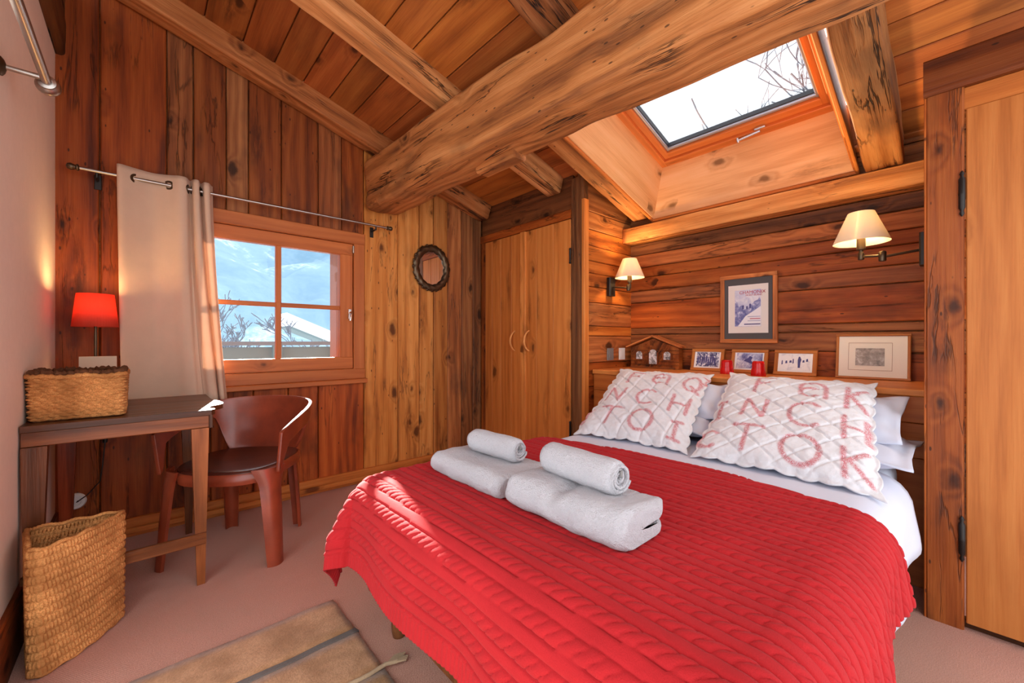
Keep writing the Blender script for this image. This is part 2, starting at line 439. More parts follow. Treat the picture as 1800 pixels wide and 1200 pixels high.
def lathe(name, prof, centre, axis, mat, parent=None, n=28, closed=False, smooth=True, pleat=0.0, sharp=45):
    """prof: list of (radius, height along axis)"""
    a, u, v = frame_of(axis); c = Vector(centre); V = []
    for (r, h) in prof:
        for k in range(n):
            an = 2 * math.pi * k / n
            rr = r * (1 + pleat * (1 if k % 2 else -1)) if pleat else r
            V.append(c + a * h + (u * math.cos(an) + v * math.sin(an)) * rr)
    F = grid_faces(len(prof), n, closed, True)
    if not closed:
        if prof[0][0] > 1e-6: F.append(tuple(range(n - 1, -1, -1)))
        if prof[-1][0] > 1e-6: F.append(tuple((len(prof) - 1) * n + k for k in range(n)))
    ob = obj_from(name, V, F, mat, parent, smooth, sharp=sharp)
    return fix_normals(ob)

def prism(name, outline, axis_u, axis_v, origin, depth, mat, parent=None, smooth=False, tint=None, off=0.0):
    """extrude a 2-D outline (in axis_u, axis_v) along u x v by depth, starting at off"""
    U = Vector(axis_u); Vv = Vector(axis_v); N = U.cross(Vv).normalized(); O = Vector(origin)
    n = len(outline); V = []
    for d in (off, off + depth):
        for (a, b) in outline: V.append(O + U * a + Vv * b + N * d)
    F = [tuple(range(n - 1, -1, -1)), tuple(range(n, 2 * n))]
    for k in range(n): F.append((k, (k + 1) % n, n + (k + 1) % n, n + k))
    return fix_normals(obj_from(name, V, F, mat, parent, smooth, tint=tint))

def text_mesh(name, body, size, O, U, Vv, mat, parent, depth=0.0006):
    cu = bpy.data.curves.new(name, 'FONT'); cu.body = body; cu.size = size; cu.extrude = depth; cu.align_x = 'CENTER'; cu.resolution_u = 3
    tmp = bpy.data.objects.new(name, cu); COL.objects.link(tmp)
    dg = bpy.context.evaluated_depsgraph_get(); me = bpy.data.meshes.new_from_object(tmp.evaluated_get(dg))
    bpy.data.objects.remove(tmp); bpy.data.curves.remove(cu)
    U = Vector(U).normalized(); Vv = Vector(Vv).normalized(); N = U.cross(Vv)
    M = Matrix((U, Vv, N)).transposed()
    for v in me.vertices: v.co = M @ v.co + Vector(O) - origin_of(parent)
    me.materials.clear(); me.materials.append(MAT[mat])
    ob = bpy.data.objects.new(name, me); COL.objects.link(ob); ob.parent = parent
    return ob

def tone(base=1.0, var=0.15, warm=0.0):
    k = base * (1 + random.uniform(-var, var))
    return (k * (1 + warm), k, k * (1 - warm))

def hewn(name, path_fn, n, W, H, mat, parent=None, tint=(1, 1, 1), amp=0.012, corner=0.04, m=40, freq=2.0, ends=0.0):
    """rough hewn beam. path_fn(t)->centre; local X along the axis. returns one mesh"""
    A = Vector(path_fn(0)); B = Vector(path_fn(1)); ax = (B - A).normalized()
    up = Vector((0, 0, 1)); ay = up.cross(ax).normalized(); az = ax.cross(ay)
    L = (B - A).length; mid = (A + B) / 2
    prof = []
    for (sx, sy, a0) in ((1, 1, 0), (-1, 1, 90), (-1, -1, 180), (1, -1, 270)):
        for k in range(5):
            a = math.radians(a0 + 90 * k / 4)
            prof.append((sx * (W / 2 - corner) + corner * math.cos(a), sy * (H / 2 - corner) + corner * math.sin(a)))
    pr = []
    for k in range(len(prof)):
        p = prof[k]; q = prof[(k + 1) % len(prof)]
        d = math.hypot(q[0] - p[0], q[1] - p[1]); s = max(1, int(d / 0.035))
        for j in range(s): pr.append((p[0] + (q[0] - p[0]) * j / s, p[1] + (q[1] - p[1]) * j / s))
    np_ = len(pr); V = []; sd = random.random() * 50
    for i in range(m + 1):
        t = i / m; x = -L / 2 + L * t
        c = Vector(path_fn(t)) - mid; off = c - ax * c.dot(ax); oy, oz = off.dot(ay), off.dot(az)
        for (y, z) in pr:
            nv = Vector((x * freq + sd, y * 7, z * 7))
            d = amp * (mnoise.noise(nv) + 0.5 * mnoise.noise(nv * 2.7 + Vector((9, 9, 9))))
            d += amp * 0.7 * mnoise.noise(Vector((x * freq * 0.5 + sd, y * 2, z * 2 + 40)))
            r = math.hypot(y, z) or 1
            e = 1.0
            if ends:
                q = min(t, 1 - t) * L
                if q < ends: e = 0.86 + 0.14 * math.sqrt(max(0, 1 - (1 - q / ends) ** 2))
            V.append((x, (y + y / r * d) * e + oy, (z + z / r * d) * e + oz))
    F = grid_faces(m + 1, np_, False, True)
    F.append(tuple(range(np_ - 1, -1, -1))); F.append(tuple(m * np_ + k for k in range(np_)))
    me = bpy.data.meshes.new(name); me.from_pydata(V, [], F); me.materials.append(MAT[mat])
    me.polygons.foreach_set('use_smooth', [True] * len(me.polygons)); me.update()
    ob = bpy.data.objects.new(name, me); COL.objects.link(ob); ob.color = (*tint, 1)
    ob.parent = parent; ob.rotation_mode = 'QUATERNION'
    ob.rotation_quaternion = Matrix((ax, ay, az)).transposed().to_quaternion()
    ob.location = mid - origin_of(parent)
    return fix_normals(ob)

# ================================================================== THE SETTING
def boxes_vf(bl):
    V, F = [], []
    for lo, hi in bl:
        b = len(V)
        for x in (lo[0], hi[0]):
            for y in (lo[1], hi[1]):
                for z in (lo[2], hi[2]): V.append((x, y, z))
        F += [tuple(b + i for i in f) for f in ((0, 1, 3, 2), (4, 6, 7, 5), (0, 4, 5, 1), (2, 3, 7, 6), (0, 2, 6, 4), (1, 5, 7, 3))]
    return V, F
def struct(name, bl, mat, tint=(1, 1, 1)):
    V, F = boxes_vf(bl)
    return tag(obj_from(name, V, F, mat, None, tint=tint), kind='structure')

floor = struct('floor', [((-0.5, -0.85, -0.12), (3.2, 3.3, 0.0))], 'carpet')

# ---- window wall (wall_back): solid shell with an opening, vertical planks in front
WX0, WX1, WZ0, WZ1 = 0.10, 1.233, 0.775, 1.853       # outer edge of the window frame
wall_back = struct('wall_back', [((-0.5, YA + 0.026, 0), (WX0, 3.30, 3.15)), ((WX1, YA + 0.026, 0), (3.2, 3.30, 3.15)),
                                 ((WX0, YA + 0.026, 0), (WX1, 3.30, WZ0)), ((WX0, YA + 0.026, WZ1), (WX1, 3.30, 3.15))], 'wood_grey', (0.5, 0.5, 0.5))
def vplank(x0, x1, z0, z1, mat, tint, dy=0.0):
    g = 0.0022
    top = min(z1, roof(x1, 0.10)) if z1 > 2.0 else z1
    board('plank', ((x0 + x1) / 2, YA + 0.0125 + dy, (z0 + top) / 2), (0, 0, 1), (1, 0, 0), top - z0, x1 - x0 - 2 * g, 0.025, mat, wall_back, tint, 0.005, seg=8, wob=0.0015, warp=0.001)
R1 = (0.62, 0.47, 0.42); R2 = (0.72, 0.55, 0.5); DK = (0.60, 0.55, 0.55); GD = (1.12, 1.15, 1.25)
for (x0, x1, m, c) in [(-0.36, -0.169, 'wood_wall', (0.60, 0.42, 0.32)), (-0.169, 0.10, 'wood_wall', (0.66, 0.46, 0.34))]:
    vplank(x0, x1, 0.0, 3.0, m, c, random.uniform(0, 0.004))
for (x0, x1, m, c) in [(0.10, 0.219, 'wood_grey', (0.80, 0.66, 0.6)), (0.219, 0.378, 'wood_wall', (0.50, 0.42, 0.42)), (0.378, 0.494, 'wood_grey', (0.85, 0.75, 0.72)),
                       (0.494, 0.68, 'wood_wall', (0.52, 0.42, 0.42)), (0.68, 0.91, 'wood_wall', (0.56, 0.46, 0.46)), (0.91, 1.07, 'wood_grey', (0.95, 0.72, 0.6)), (1.07, 1.233, 'wood_wall', (0.66, 0.50, 0.44))]:
    vplank(x0, x1, WZ1, 3.0, m, c, random.uniform(0, 0.005))
for (x0, x1, c) in [(0.10, 0.30, (0.66, 0.46, 0.40)), (0.30, 0.52, (0.70, 0.5, 0.44)), (0.52, 0.72, (0.82, 0.58, 0.5)), (0.72, 0.91, (0.86, 0.6, 0.52)), (0.91, 1.233, (0.98, 0.70, 0.62))]:
    vplank(x0, x1, 0.0, 0.742, 'wood_wall', c, random.uniform(0, 0.004))
for (x0, x1, m, c) in [(1.233, 1.509, 'wood_honey', (1.0, 0.90, 0.8)), (1.509, 1.70, 'wood_honey', (1.08, 1.05, 1.05)), (1.70, 1.835, 'wood_honey', (1.0, 0.98, 1.0)), (1.835, 1.974, 'wood_honey', (0.75, 0.70, 0.70)),
                       (1.974, 2.124, 'wood_grey', (1.15, 1.02, 0.95)), (2.124, 2.25, 'wood_grey', (0.80, 0.76, 0.75)), (2.25, 2.345, 'wood_grey', (0.66, 0.62, 0.62))]:
    vplank(x0, x1, 0.0, 3.0, m, c, random.uniform(0, 0.005))

bb = box('baseboard_back', (XL, YA - 0.022, 0.0), (XC, YA + 0.002, 0.098), 'wood_pine', None, 0.003, (0.92, 0.8, 0.7)); tag(bb, kind='structure')
box('baseboard_cap', (XL, YA - 0.027, 0.098), (XC, YA + 0.002, 0.112), 'wood_pine', bb, 0.003, (0.85, 0.72, 0.6))

# ---- left plaster wall with the glazed door opening beside the camera
wall_left = struct('wall_left', [((-0.55, 1.75, 0), (XL, 3.30, 2.48)), ((-0.55, -0.85, 2.02), (XL, 1.75, 2.48)), ((-0.55, -0.85, 0), (XL, -0.30, 2.02))], 'plaster')
bl = box('baseboard_left', (XL - 0.004, 1.75, 0.0), (XL + 0.016, YA, 0.20), 'wood_wall', None, 0.004, (0.55, 0.4, 0.36)); tag(bl, kind='structure')
wp = hewn('trim_1', lambda t: (-0.40, -0.85 + 3.95 * t, 2.66), 8, 0.22, 0.36, 'wood_beam', None, (0.28, 0.24, 0.22), 0.008, 0.02, 40); tag(wp, kind='structure')

# ---- headboard wall (wall_right): horizontal planks
wall_right = struct('wall_right', [((XB + 0.026, -0.45, 0), (3.2, 3.3, 2.4))], 'wood_grey', (0.5, 0.5, 0.5))
zz = [0.55, 0.80, 0.99, 1.105, 1.155, 1.36, 1.455, 1.56, 1.64, 1.74, 1.83, 1.95, 2.08, 2.25]
cols = [('wood_wall', (0.7, 0.6, 0.55)), ('wood_wall', (0.72, 0.52, 0.48)), ('wood_grey', (0.82, 0.68, 0.66)), ('wood_grey', (0.74, 0.62, 0.60)), ('wood_wall', (0.92, 0.68, 0.60)),
        ('wood_grey', (1.15, 0.95, 0.9)), ('wood_wall', (0.80, 0.66, 0.62)), ('wood_wall', (0.72, 0.6, 0.56)), ('wood_grey', (1.35, 1.12, 0.95)), ('wood_grey', (0.62, 0.55, 0.52)), ('wood_grey', (0.7, 0.6, 0.5)), ('wood_grey', (0.7, 0.6, 0.5)), ('wood_grey', (0.6, 0.5, 0.45))]
for (z0, z1, (m, c)) in zip(zz[:-1], zz[1:], cols):
    board('plank', (XB + 0.0125 + random.uniform(0, 0.006), (0.0 + YN + 0.03) / 2, (z0 + z1) / 2), (0, 1, 0), (0, 0, 1), YN + 0.03, z1 - z0 - 0.004, 0.025, m, wall_right, c, 0.005, seg=8, wob=0.002, warp=0.001)

# ---- cheek wall of the bed niche (beside the closet)
wall_niche = struct('wall_niche', [((XC + 0.03, YN + 0.026, 0), (3.2, YN + 0.07, 2.35))], 'wood_grey', (0.5, 0.5, 0.5))
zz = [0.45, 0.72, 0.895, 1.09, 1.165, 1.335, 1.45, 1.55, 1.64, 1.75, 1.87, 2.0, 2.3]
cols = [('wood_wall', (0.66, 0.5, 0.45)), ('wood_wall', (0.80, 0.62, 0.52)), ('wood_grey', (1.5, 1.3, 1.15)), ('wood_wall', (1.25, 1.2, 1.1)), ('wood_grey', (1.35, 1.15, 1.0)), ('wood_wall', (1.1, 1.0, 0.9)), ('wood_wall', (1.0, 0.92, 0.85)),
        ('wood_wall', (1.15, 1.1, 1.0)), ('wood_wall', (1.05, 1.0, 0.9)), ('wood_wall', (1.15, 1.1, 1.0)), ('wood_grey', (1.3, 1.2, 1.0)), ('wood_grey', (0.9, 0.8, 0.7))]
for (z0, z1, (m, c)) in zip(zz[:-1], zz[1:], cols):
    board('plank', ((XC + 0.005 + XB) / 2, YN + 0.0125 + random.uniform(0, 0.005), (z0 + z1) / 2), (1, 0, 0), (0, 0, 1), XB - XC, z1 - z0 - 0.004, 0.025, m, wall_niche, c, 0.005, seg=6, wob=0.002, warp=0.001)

# ---- ceiling: roof deck, boards between the rafters
SKX0, SKX1, SKY0, SKY1 = 1.70, 2.915, 0.385, 1.62
def slab(bl, o0, o1):
    V, F = [], []
    for (x0, x1, y0, y1) in bl:
        b = len(V)
        for x in (x0, x1):
            for y in (y0, y1):
                for o in (o0, o1): V.append((x, y, roof(x, o)))
        F += [tuple(b + i for i in f) for f in ((0, 1, 3, 2), (4, 6, 7, 5), (0, 4, 5, 1), (2, 3, 7, 6), (0, 2, 6, 4), (1, 5, 7, 3))]
    return V, F
V, F = slab([(-0.7, SKX0, -0.85, 3.30), (SKX1 + 0.02, 3.5, -0.85, 3.30), (SKX0, SKX1 + 0.02, SKY1 + 0.02, 3.30), (SKX0, SKX1 + 0.02, -0.85, SKY0 - 0.02)], 0.162, 0.38)
ceiling = tag(obj_from('ceiling', V, F, 'wood_ceiling', None, tint=(0.7, 0.6, 0.5)), kind='structure')
CEL = math.sqrt(1 + SL * SL)
rows = [-0.60 + 0.0]
x = SKX0
edges = [x]
while x > -0.6:
    x -= random.uniform(0.15, 0.22); edges.append(x)
edges = sorted(edges)
k = (SKX1 - SKX0) / 7
edges += [SKX0 + k * (i + 1) for i in range(7)] + [3.02]
def cboard(x0, x1, y0, y1, tint):
    xm = (x0 + x1) / 2
    c = Vector((xm, (y0 + y1) / 2, roof(xm, 0.130))) + RNRM * 0.012
    board('board', c, (0, 1, 0), RDIR, y1 - y0 - 0.002, (x1 - x0) * CEL - 0.005, 0.022, 'wood_ceiling', ceiling, tint, 0.004, seg=4, wob=0.0015)
for i in range(len(edges) - 1):
    x0, x1 = edges[i], edges[i + 1]
    bays = [(2.08, 3.03), (1.24, 2.08), (-0.82, 1.24)]
    if x0 > SKX0 - 0.01: bays = [(2.08, 3.03), (1.66, 2.08), (-0.82, 0.34)]
    if x0 > SKX1 - 0.01: bays = [(1.66, 3.03), (0.34, 1.66), (-0.82, 0.34)]
    for bi, (y0, y1) in enumerate(bays):
        k = random.uniform(0.60, 1.0)
        if bi == 2: k *= 1.12
        cboard(x0, x1, y0, y1, (k * 1.0, k * random.uniform(0.82, 1.0), k * random.uniform(0.72, 0.95)))

# ---- skylight: splayed lining, frame, sash, pane, handle
sky = struct_empty('window_2', (2.4, 1.0, 2.4))
TOP = 0.385
def rp(x, y, o): return Vector((x, y, roof(x, o)))
def panel4(name, a, b, c, d, th, mat, parent, tint, grain):
    """solid panel from 4 corners, thickness th along the normal; grain = world direction"""
    a, b, c, d = map(Vector, (a, b, c, d)); n = (b - a).cross(d - a).normalized() * th
    ax = Vector(grain).normalized(); nn = n.normalized(); ax = (ax - nn * ax.dot(nn)).normalized(); ay = nn.cross(ax)
    o = (a + b + c + d) / 4; M = Matrix((ax, ay, nn))
    V = [M @ (p - o) for p in (a, b, c, d, a + n, b + n, c + n, d + n)]
    F = [(0, 1, 2, 3), (7, 6, 5, 4), (0, 4, 5, 1), (1, 5, 6, 2), (2, 6, 7, 3), (3, 7, 4, 0)]
    me = bpy.data.meshes.new(name); me.from_pydata(V, [], F); me.materials.append(MAT[mat]); me.update()
    ob = bpy.data.objects.new(name, me); COL.objects.link(ob); ob.parent = parent; ob.color = (*tint, 1)
    ob.rotation_mode = 'QUATERNION'; ob.rotation_quaternion = M.transposed().to_quaternion(); ob.location = o - origin_of(parent)
    return fix_normals(ob)
B0, B1 = 1.62, 0.395; T0, T1 = 1.545, 0.45; XT0, XT1 = 1.75, 2.915
panel4('lining_panel', rp(XT1, B0, 0.0), rp(XT1, B1, 0.0), rp(XT1, T1, TOP), rp(XT1, T0, TOP), 0.022, 'wood_pale', sky, (1.0, 0.97, 0.90), (0, 1, 0))
panel4('lining_panel', rp(SKX0, B0, 0.0), rp(XT1, B0, 0.0), rp(XT1, T0, TOP), rp(XT0, T0, TOP), 0.022, 'wood_pale', sky, (1.0, 1.0, 0.85), RDIR)
panel4('lining_panel', rp(XT1, B1, 0.0), rp(SKX0, B1, 0.0), rp(XT0, T1, TOP), rp(XT1, T1, TOP), 0.022, 'wood_pine', sky, (1.15, 1.1, 1.1), RDIR)
panel4('lining_panel', rp(SKX0, B1, 0.0), rp(SKX0, B0, 0.0), rp(XT0, T0, TOP), rp(XT0, T1, TOP), 0.022, 'wood_pine', sky, (1.1, 1.1, 1.1), (0, 1, 0))
for (a, b) in [((XT1 - 0.006, B0), (XT1 - 0.006, B1)), ((SKX0, B0 - 0.006), (XT1, B0 - 0.006)), ((SKX0, B1 + 0.006), (XT1, B1 + 0.006))]:
    p, q = rp(a[0], a[1], -0.005), rp(b[0], b[1], -0.005)
    board('trim_bead', (p + q) / 2, q - p, RNRM, (q - p).length, 0.03, 0.018, 'wood_pine', sky, (1.0, 0.9, 0.85), 0.005)
fx0, fx1, fy0, fy1 = XT0, XT1 - 0.01, T1 + 0.005, T0 - 0.005
def skyframe(name, x0, x1, y0, y1, w, o, th, mat, tint):
    for (a, b) in [((x0, y0 + w / 2), (x1, y0 + w / 2)), ((x0, y1 - w / 2), (x1, y1 - w / 2)), ((x0 + w / 2, y0), (x0 + w / 2, y1)), ((x1 - w / 2, y0), (x1 - w / 2, y1))]:
        p, q = rp(*a, o), rp(*b, o)
        board(name, (p + q) / 2, q - p, RNRM.cross(q - p), (q - p).length, w, th, mat, sky, tint, 0.004)
skyframe('frame_rail', fx0, fx1, fy0, fy1, 0.055, TOP + 0.0, 0.05, 'wood_frame', (1.05, 1.0, 0.9))
skyframe('sash_rail', fx0 + 0.04, fx1 - 0.04, fy0 + 0.04, fy1 - 0.04, 0.055, TOP + 0.03, 0.06, 'wood_frame', (1.1, 1.05, 0.95))
skyframe('glazing_bead', fx0 + 0.09, fx1 - 0.09, fy0 + 0.09, fy1 - 0.09, 0.022, TOP + 0.045, 0.05, 'aluminium', (1, 1, 1))
skyframe('seal', fx0 + 0.108, fx1 - 0.108, fy0 + 0.108, fy1 - 0.108, 0.008, TOP + 0.05, 0.035, 'seal', (1, 1, 1))
panel4('pane', rp(fx0 + 0.1, fy0 + 0.1, TOP + 0.06), rp(fx1 - 0.1, fy0 + 0.1, TOP + 0.06), rp(fx1 - 0.1, fy1 - 0.1, TOP + 0.06), rp(fx0 + 0.1, fy1 - 0.1, TOP + 0.06), 0.006, 'glass', sky, (1, 1, 1), RDIR)
hx = fx1 - 0.055
hb = tube('handle', [rp(hx, 0.86, TOP - 0.03), rp(hx, 0.99, TOP - 0.045)], 0.009, 'chrome', sky, 8)
board('handle_plate', rp(hx, 0.86, TOP - 0.012), (0, 1, 0), RDIR, 0.06, 0.028, 0.018, 'chrome', sky, (1, 1, 1), 0.004)
tube('handle_hook', [rp(hx, 0.99, TOP - 0.03), rp(hx, 0.99, TOP - 0.045), rp(hx, 0.985, TOP - 0.06)], 0.008, 'chrome', sky, 8)

# ---- rafters, purlins
def rafter(x0, x1, yc, w, hgt, label, tint, off=0.0, mat='wood_beam', amp=0.006):
    def pf(t):
        x = x0 + (x1 - x0) * t; return (x, yc, roof(x, off + hgt / 2))
    o = hewn('rafter', pf, 0, w, hgt, mat, None, tint, amp, 0.014, 44, 2.0)
    return tag(o, label, 'beam', 'sloping roof rafters')
rafter(-0.62, 2.33, 2.955, 0.135, 0.145, 'reddish brown rafter lying along the top of the window wall', (0.92, 0.74, 0.66))
rafter(-0.62, 2.33, 2.095, 0.135, 0.14, 'rafter tinted pale as if lit, second from the window wall', (1.25, 1.22, 1.25))  # light on this rafter's face is put into its brighter tint
rafter(-0.62, 1.66, 1.235, 0.14, 0.14, 'dark scorched rafter ending above the big beam near the skylight', (0.52, 0.42, 0.40))
rafter(1.45, 2.90, 1.70, 0.135, 0.14, 'weathered rafter along the left side of the skylight', (0.98, 0.9, 0.85))
rafter(1.45, 2.86, 0.285, 0.155, 0.19, 'thick grey weathered rafter along the right side of the skylight', (0.58, 0.52, 0.46), -0.065, 'wood_beam', 0.014)

def beam_path(t):
    return (1.345 + 0.143 * t, YA - 0.02 - 3.85 * t, 2.20 + 0.012 * math.sin(t * 5))
beam = hewn('ceiling_beam', beam_path, 0, 0.26, 0.365, 'wood_beam', None, (0.96, 0.86, 0.80), 0.017, 0.034, 120, 2.2, ends=0.12)
tag(beam, 'massive hewn timber beam running across the ceiling from the window wall', 'beam')
pb = Vector((1.46, 1.72, 2.032))
o = board('scarf_patch', pb, (0.035, -1, 0), (1, 0.035, 0), 0.30, 0.10, 0.05, 'wood_beam', None, (1.0, 0.85, 0.75), 0.012, seg=8, wob=0.008, warp=0.006)
o.parent = beam; o.matrix_parent_inverse = (Matrix.Translation(beam.location) @ beam.rotation_quaternion.to_matrix().to_4x4()).inverted()

tb = hewn('trim_2', lambda t: (2.90, YCUP + (YN - YCUP) * t, 1.885), 0, 0.125, 0.115, 'wood_beam', None, (1.15, 1.05, 0.85), 0.004, 0.008, 40); tag(tb, kind='structure')

# ---- window in the back wall
win = struct_empty('window_1', (0.66, YA, 0.775))
def wbox(name, lo, hi, tint=(1, 1, 1), mat='wood_frame', bev=0.004, parent=None): return box(name, lo, hi, mat, parent or win, bev, tint)
ft = (0.88, 0.80, 0.74)
GX0, GX1, GZ0, GZ1 = 0.275, 1.057, 0.937, 1.680
y0, y1 = YA - 0.012, YA + 0.07
wbox('frame_rail', (WX0, y0, WZ1 - 0.085), (WX1, y1, WZ1), ft); wbox('frame_rail', (WX0, y0, WZ0), (WX1, y1, WZ0 + 0.075), ft)
wbox('frame_stile', (WX0, y0, WZ0 + 0.075), (WX0 + 0.08, y1, WZ1 - 0.085), ft); wbox('frame_stile', (WX1 - 0.08, y0, WZ0 + 0.075), (WX1, y1, WZ1 - 0.085), ft)
st_ = (1.0, 0.90, 0.80); ys0, ys1 = YA - 0.004, YA + 0.05
sash = wbox('sash_rail', (GX0 - 0.09, ys0, GZ1), (GX1 + 0.09, ys1, GZ1 + 0.085), st_)
wbox('sash_rail', (GX0 - 0.09, ys0, GZ0 - 0.085), (GX1 + 0.09, ys1, GZ0), st_)
wbox('sash_stile', (GX0 - 0.09, ys0, GZ0), (GX0, ys1, GZ1), st_); wbox('sash_stile', (GX1, ys0, GZ0), (GX1 + 0.09, ys1, GZ1), st_)
mx_, mz_ = 0.664, 1.293
wbox('mullion', (mx_ - 0.016, ys0 + 0.008, GZ0), (mx_ + 0.016, ys1 - 0.006, GZ1), st_)
wbox('glazing_bar', (GX0, ys0 + 0.012, mz_ - 0.014), (mx_ - 0.016, ys1 - 0.008, mz_ + 0.014), st_); wbox('glazing_bar', (mx_ + 0.016, ys0 + 0.012, mz_ - 0.014), (GX1, ys1 - 0.008, mz_ + 0.014), st_)
for (xa, xb) in ((GX0, mx_ - 0.016), (mx_ + 0.016, GX1)):
    for (za, zb) in ((GZ0, mz_ - 0.014), (mz_ + 0.014, GZ1)):
        wbox('pane', (xa, YA + 0.024, za), (xb, YA + 0.029, zb), (1, 1, 1), 'glass', 0.0005)
wbox('window_sill', (WX0 - 0.01, YA - 0.035, 0.742), (WX1 + 0.012, YA + 0.03, 0.775), (0.86, 0.74, 0.66))
wbox('outer_jamb', (GX1 + 0.03, YA + 0.07, 0.80), (WX1, 3.34, WZ1), (0.5, 0.5, 0.5)); wbox('outer_jamb', (WX0, YA + 0.07, 0.80), (GX0 - 0.05, 3.34, WZ1), (0.5, 0.5, 0.5))
wbox('outer_head', (WX0, YA + 0.07, WZ1 - 0.06), (WX1, 3.34, WZ1), (0.5, 0.5, 0.5)); wbox('outer_sill', (WX0, YA + 0.07, WZ0), (WX1, 3.36, 0.85), (0.5, 0.5, 0.5))
hp = wbox('handle_plate', (1.112, YA - 0.012, 1.215), (1.135, YA - 0.004, 1.285), (1, 1, 1), 'chrome', 0.003)
tube('handle', [(1.123, YA - 0.012, 1.26), (1.123, YA - 0.045, 1.26), (1.118, YA - 0.05, 1.245), (1.112, YA - 0.05, 1.20)], 0.008, 'chrome', win, 8)
lathe('hinge', [(0.008, 0), (0.008, 0.05)], (GX1 + 0.092, YA - 0.01, 1.70), (0, 0, 1), 'steel', win, 10)

# ================================================================== BUILT-IN FURNITURE
closet = thing('built_in_closet', (XC, 2.43, 0), 'tall pine closet with two plank doors and crescent wooden pulls', 'closet')
def cb(name, lo, hi, tint=(1, 1, 1), mat='wood_pine', bev=0.003, parent=None, grain=None): return box(name, lo, hi, mat, parent or closet, bev, tint, grain)
cb('post', (XC, YN - 0.002, 0), (XC + 0.06, 1.945, 2.24), (0.62, 0.62, 0.65), 'wood_grey', 0.004)
cb('corner_strip', (XC - 0.004, YN - 0.014, 0), (XC + 0.05, YN + 0.012, 2.07), (1.1, 1.05, 1.0))
cb('post', (XC + 0.005, 2.965, 0), (XC + 0.06, YA, 2.02), (0.62, 0.5, 0.45), 'wood_wall')
cb('lintel', (XC - 0.004, 1.945, 1.957), (XC + 0.05, YA, 2.022), (0.78, 0.58, 0.48), 'wood_wall', 0.004)
cb('upper_board', (XC + 0.02, 1.945, 2.022), (XC + 0.045, YA, 2.30), (0.55, 0.46, 0.42), 'wood_grey')
cb('side_panel', (XC + 0.06, YN + 0.07, 0), (XC + 0.08, YA, 2.0), (0.3, 0.3, 0.3), 'wood_grey')
SUB = []                                         # (child, part) pairs: sub-parts, joined at the end
def closet_door(ya, yb, seams, tint):
    ys = [ya] + seams + [yb]; first = None
    for i in range(len(ys) - 1):
        k = random.uniform(0.92, 1.08)
        p = board('plank' if i else 'door', (XC + 0.014, (ys[i] + ys[i + 1]) / 2, 0.985), (0, 0, 1), (0, 1, 0), 1.93, ys[i + 1] - ys[i] - 0.0015, 0.028, 'wood_pine', None, tuple(c * k for c in tint), 0.0025)
        p.parent = closet; p.location -= closet.location
        if first is None: first = p
        else: SUB.append((p, first))
    return first
doorA = closet_door(2.475, 2.960, [2.60, 2.74, 2.86], (0.96, 0.88, 0.80))
doorB = closet_door(1.950, 2.425, [2.12, 2.30], (1.10, 1.04, 0.96))
SUB.append((cb('cover_strip', (XC - 0.016, 2.418, 0.02), (XC + 0.02, 2.478, 1.95), (1.15, 1.15, 1.15)), doorA))
for yc, dd in ((2.545, doorA), (2.375, doorB)):
    pts = [Vector((XC - 0.0, yc, 1.055)) + Vector((-0.055 * math.cos(a), 0.030 * math.cos(a) , 0.083 * math.sin(a) / math.sin(1.25))) for a in [(-1.25 + 2.5 * i / 16) for i in range(17)]]
    pts = [p + Vector((0.055 * math.cos(1.25) , 0, 0)) for p in pts]
    SUB.append((tube('crescent_handle', pts, [0.006 + 0.003 * math.sin(math.pi * i / 16) for i in range(17)], 'wood_gold', closet, 8, tint=(1.25, 1.2, 1.15)), dd))
for z in (1.62, 0.35):
    SUB.append((lathe('hinge', [(0.004, 0), (0.009, 0.006), (0.007, 0.014), (0.007, 0.10), (0.009, 0.108), (0.004, 0.116)], (XC - 0.008, 1.948, z), (0, 0, 1), 'iron', closet, 12), doorB))

cup = thing('cupboard', (XD, 0.0, 0), 'built-in cupboard with dark post and pale pine door at the right edge', 'cupboard')
def ub(name, lo, hi, tint=(1, 1, 1), mat='wood_pine', bev=0.003, grain=None): return box(name, lo, hi, mat, cup, bev, tint, grain)
ub('post', (XD, 0.006, 0.0), (XD + 0.07, YCUP, 1.976), (0.62, 0.50, 0.47), 'wood_wall', 0.006)
ub('edge_board', (XD + 0.004, YCUP - 0.006, 0.0), (XD + 0.03, YCUP + 0.004, 1.976), (1.05, 0.9, 0.8), 'wood_wall', 0.002)
ub('lintel', (XD - 0.018, -0.42, 1.976), (XD + 0.08, YCUP + 0.005, 2.112), (0.36, 0.28, 0.26), 'wood_wall', 0.01)
ub('transom', (XD + 0.01, -0.42, 1.895), (XD + 0.05, 0.006, 1.976), (0.85, 0.72, 0.62), 'wood_pine')
ub('side_panel', (XD + 0.03, 0.07, 0.0), (XB, YCUP, 2.05), (0.7, 0.55, 0.5), 'wood_wall')
ub('plinth', (XD + 0.03, -0.42, 0.0), (XD + 0.06, 0.006, 0.03), (0.3, 0.25, 0.22), 'wood_dark')
for i, (ya, yb) in enumerate([(-0.205, 0.002), (-0.41, -0.207)]):
    dk = ub('door' if i == 0 else 'plank', (XD + 0.002, ya, 0.03), (XD + 0.03, yb, 1.892), (0.78, 0.72, 0.70))
    if i == 0: cupdoor = dk
    else: SUB.append((dk, cupdoor))
for z in (1.505, 0.25):
    SUB.append((lathe('hinge', [(0.002, 0), (0.007, 0.010), (0.004, 0.02), (0.009, 0.03), (0.009, 0.075), (0.010, 0.08), (0.009, 0.085), (0.009, 0.135), (0.004, 0.145), (0.007, 0.155), (0.002, 0.165)], (XD - 0.004, 0.012, z), (0, 0, 1), 'iron', cup, 12), cupdoor))

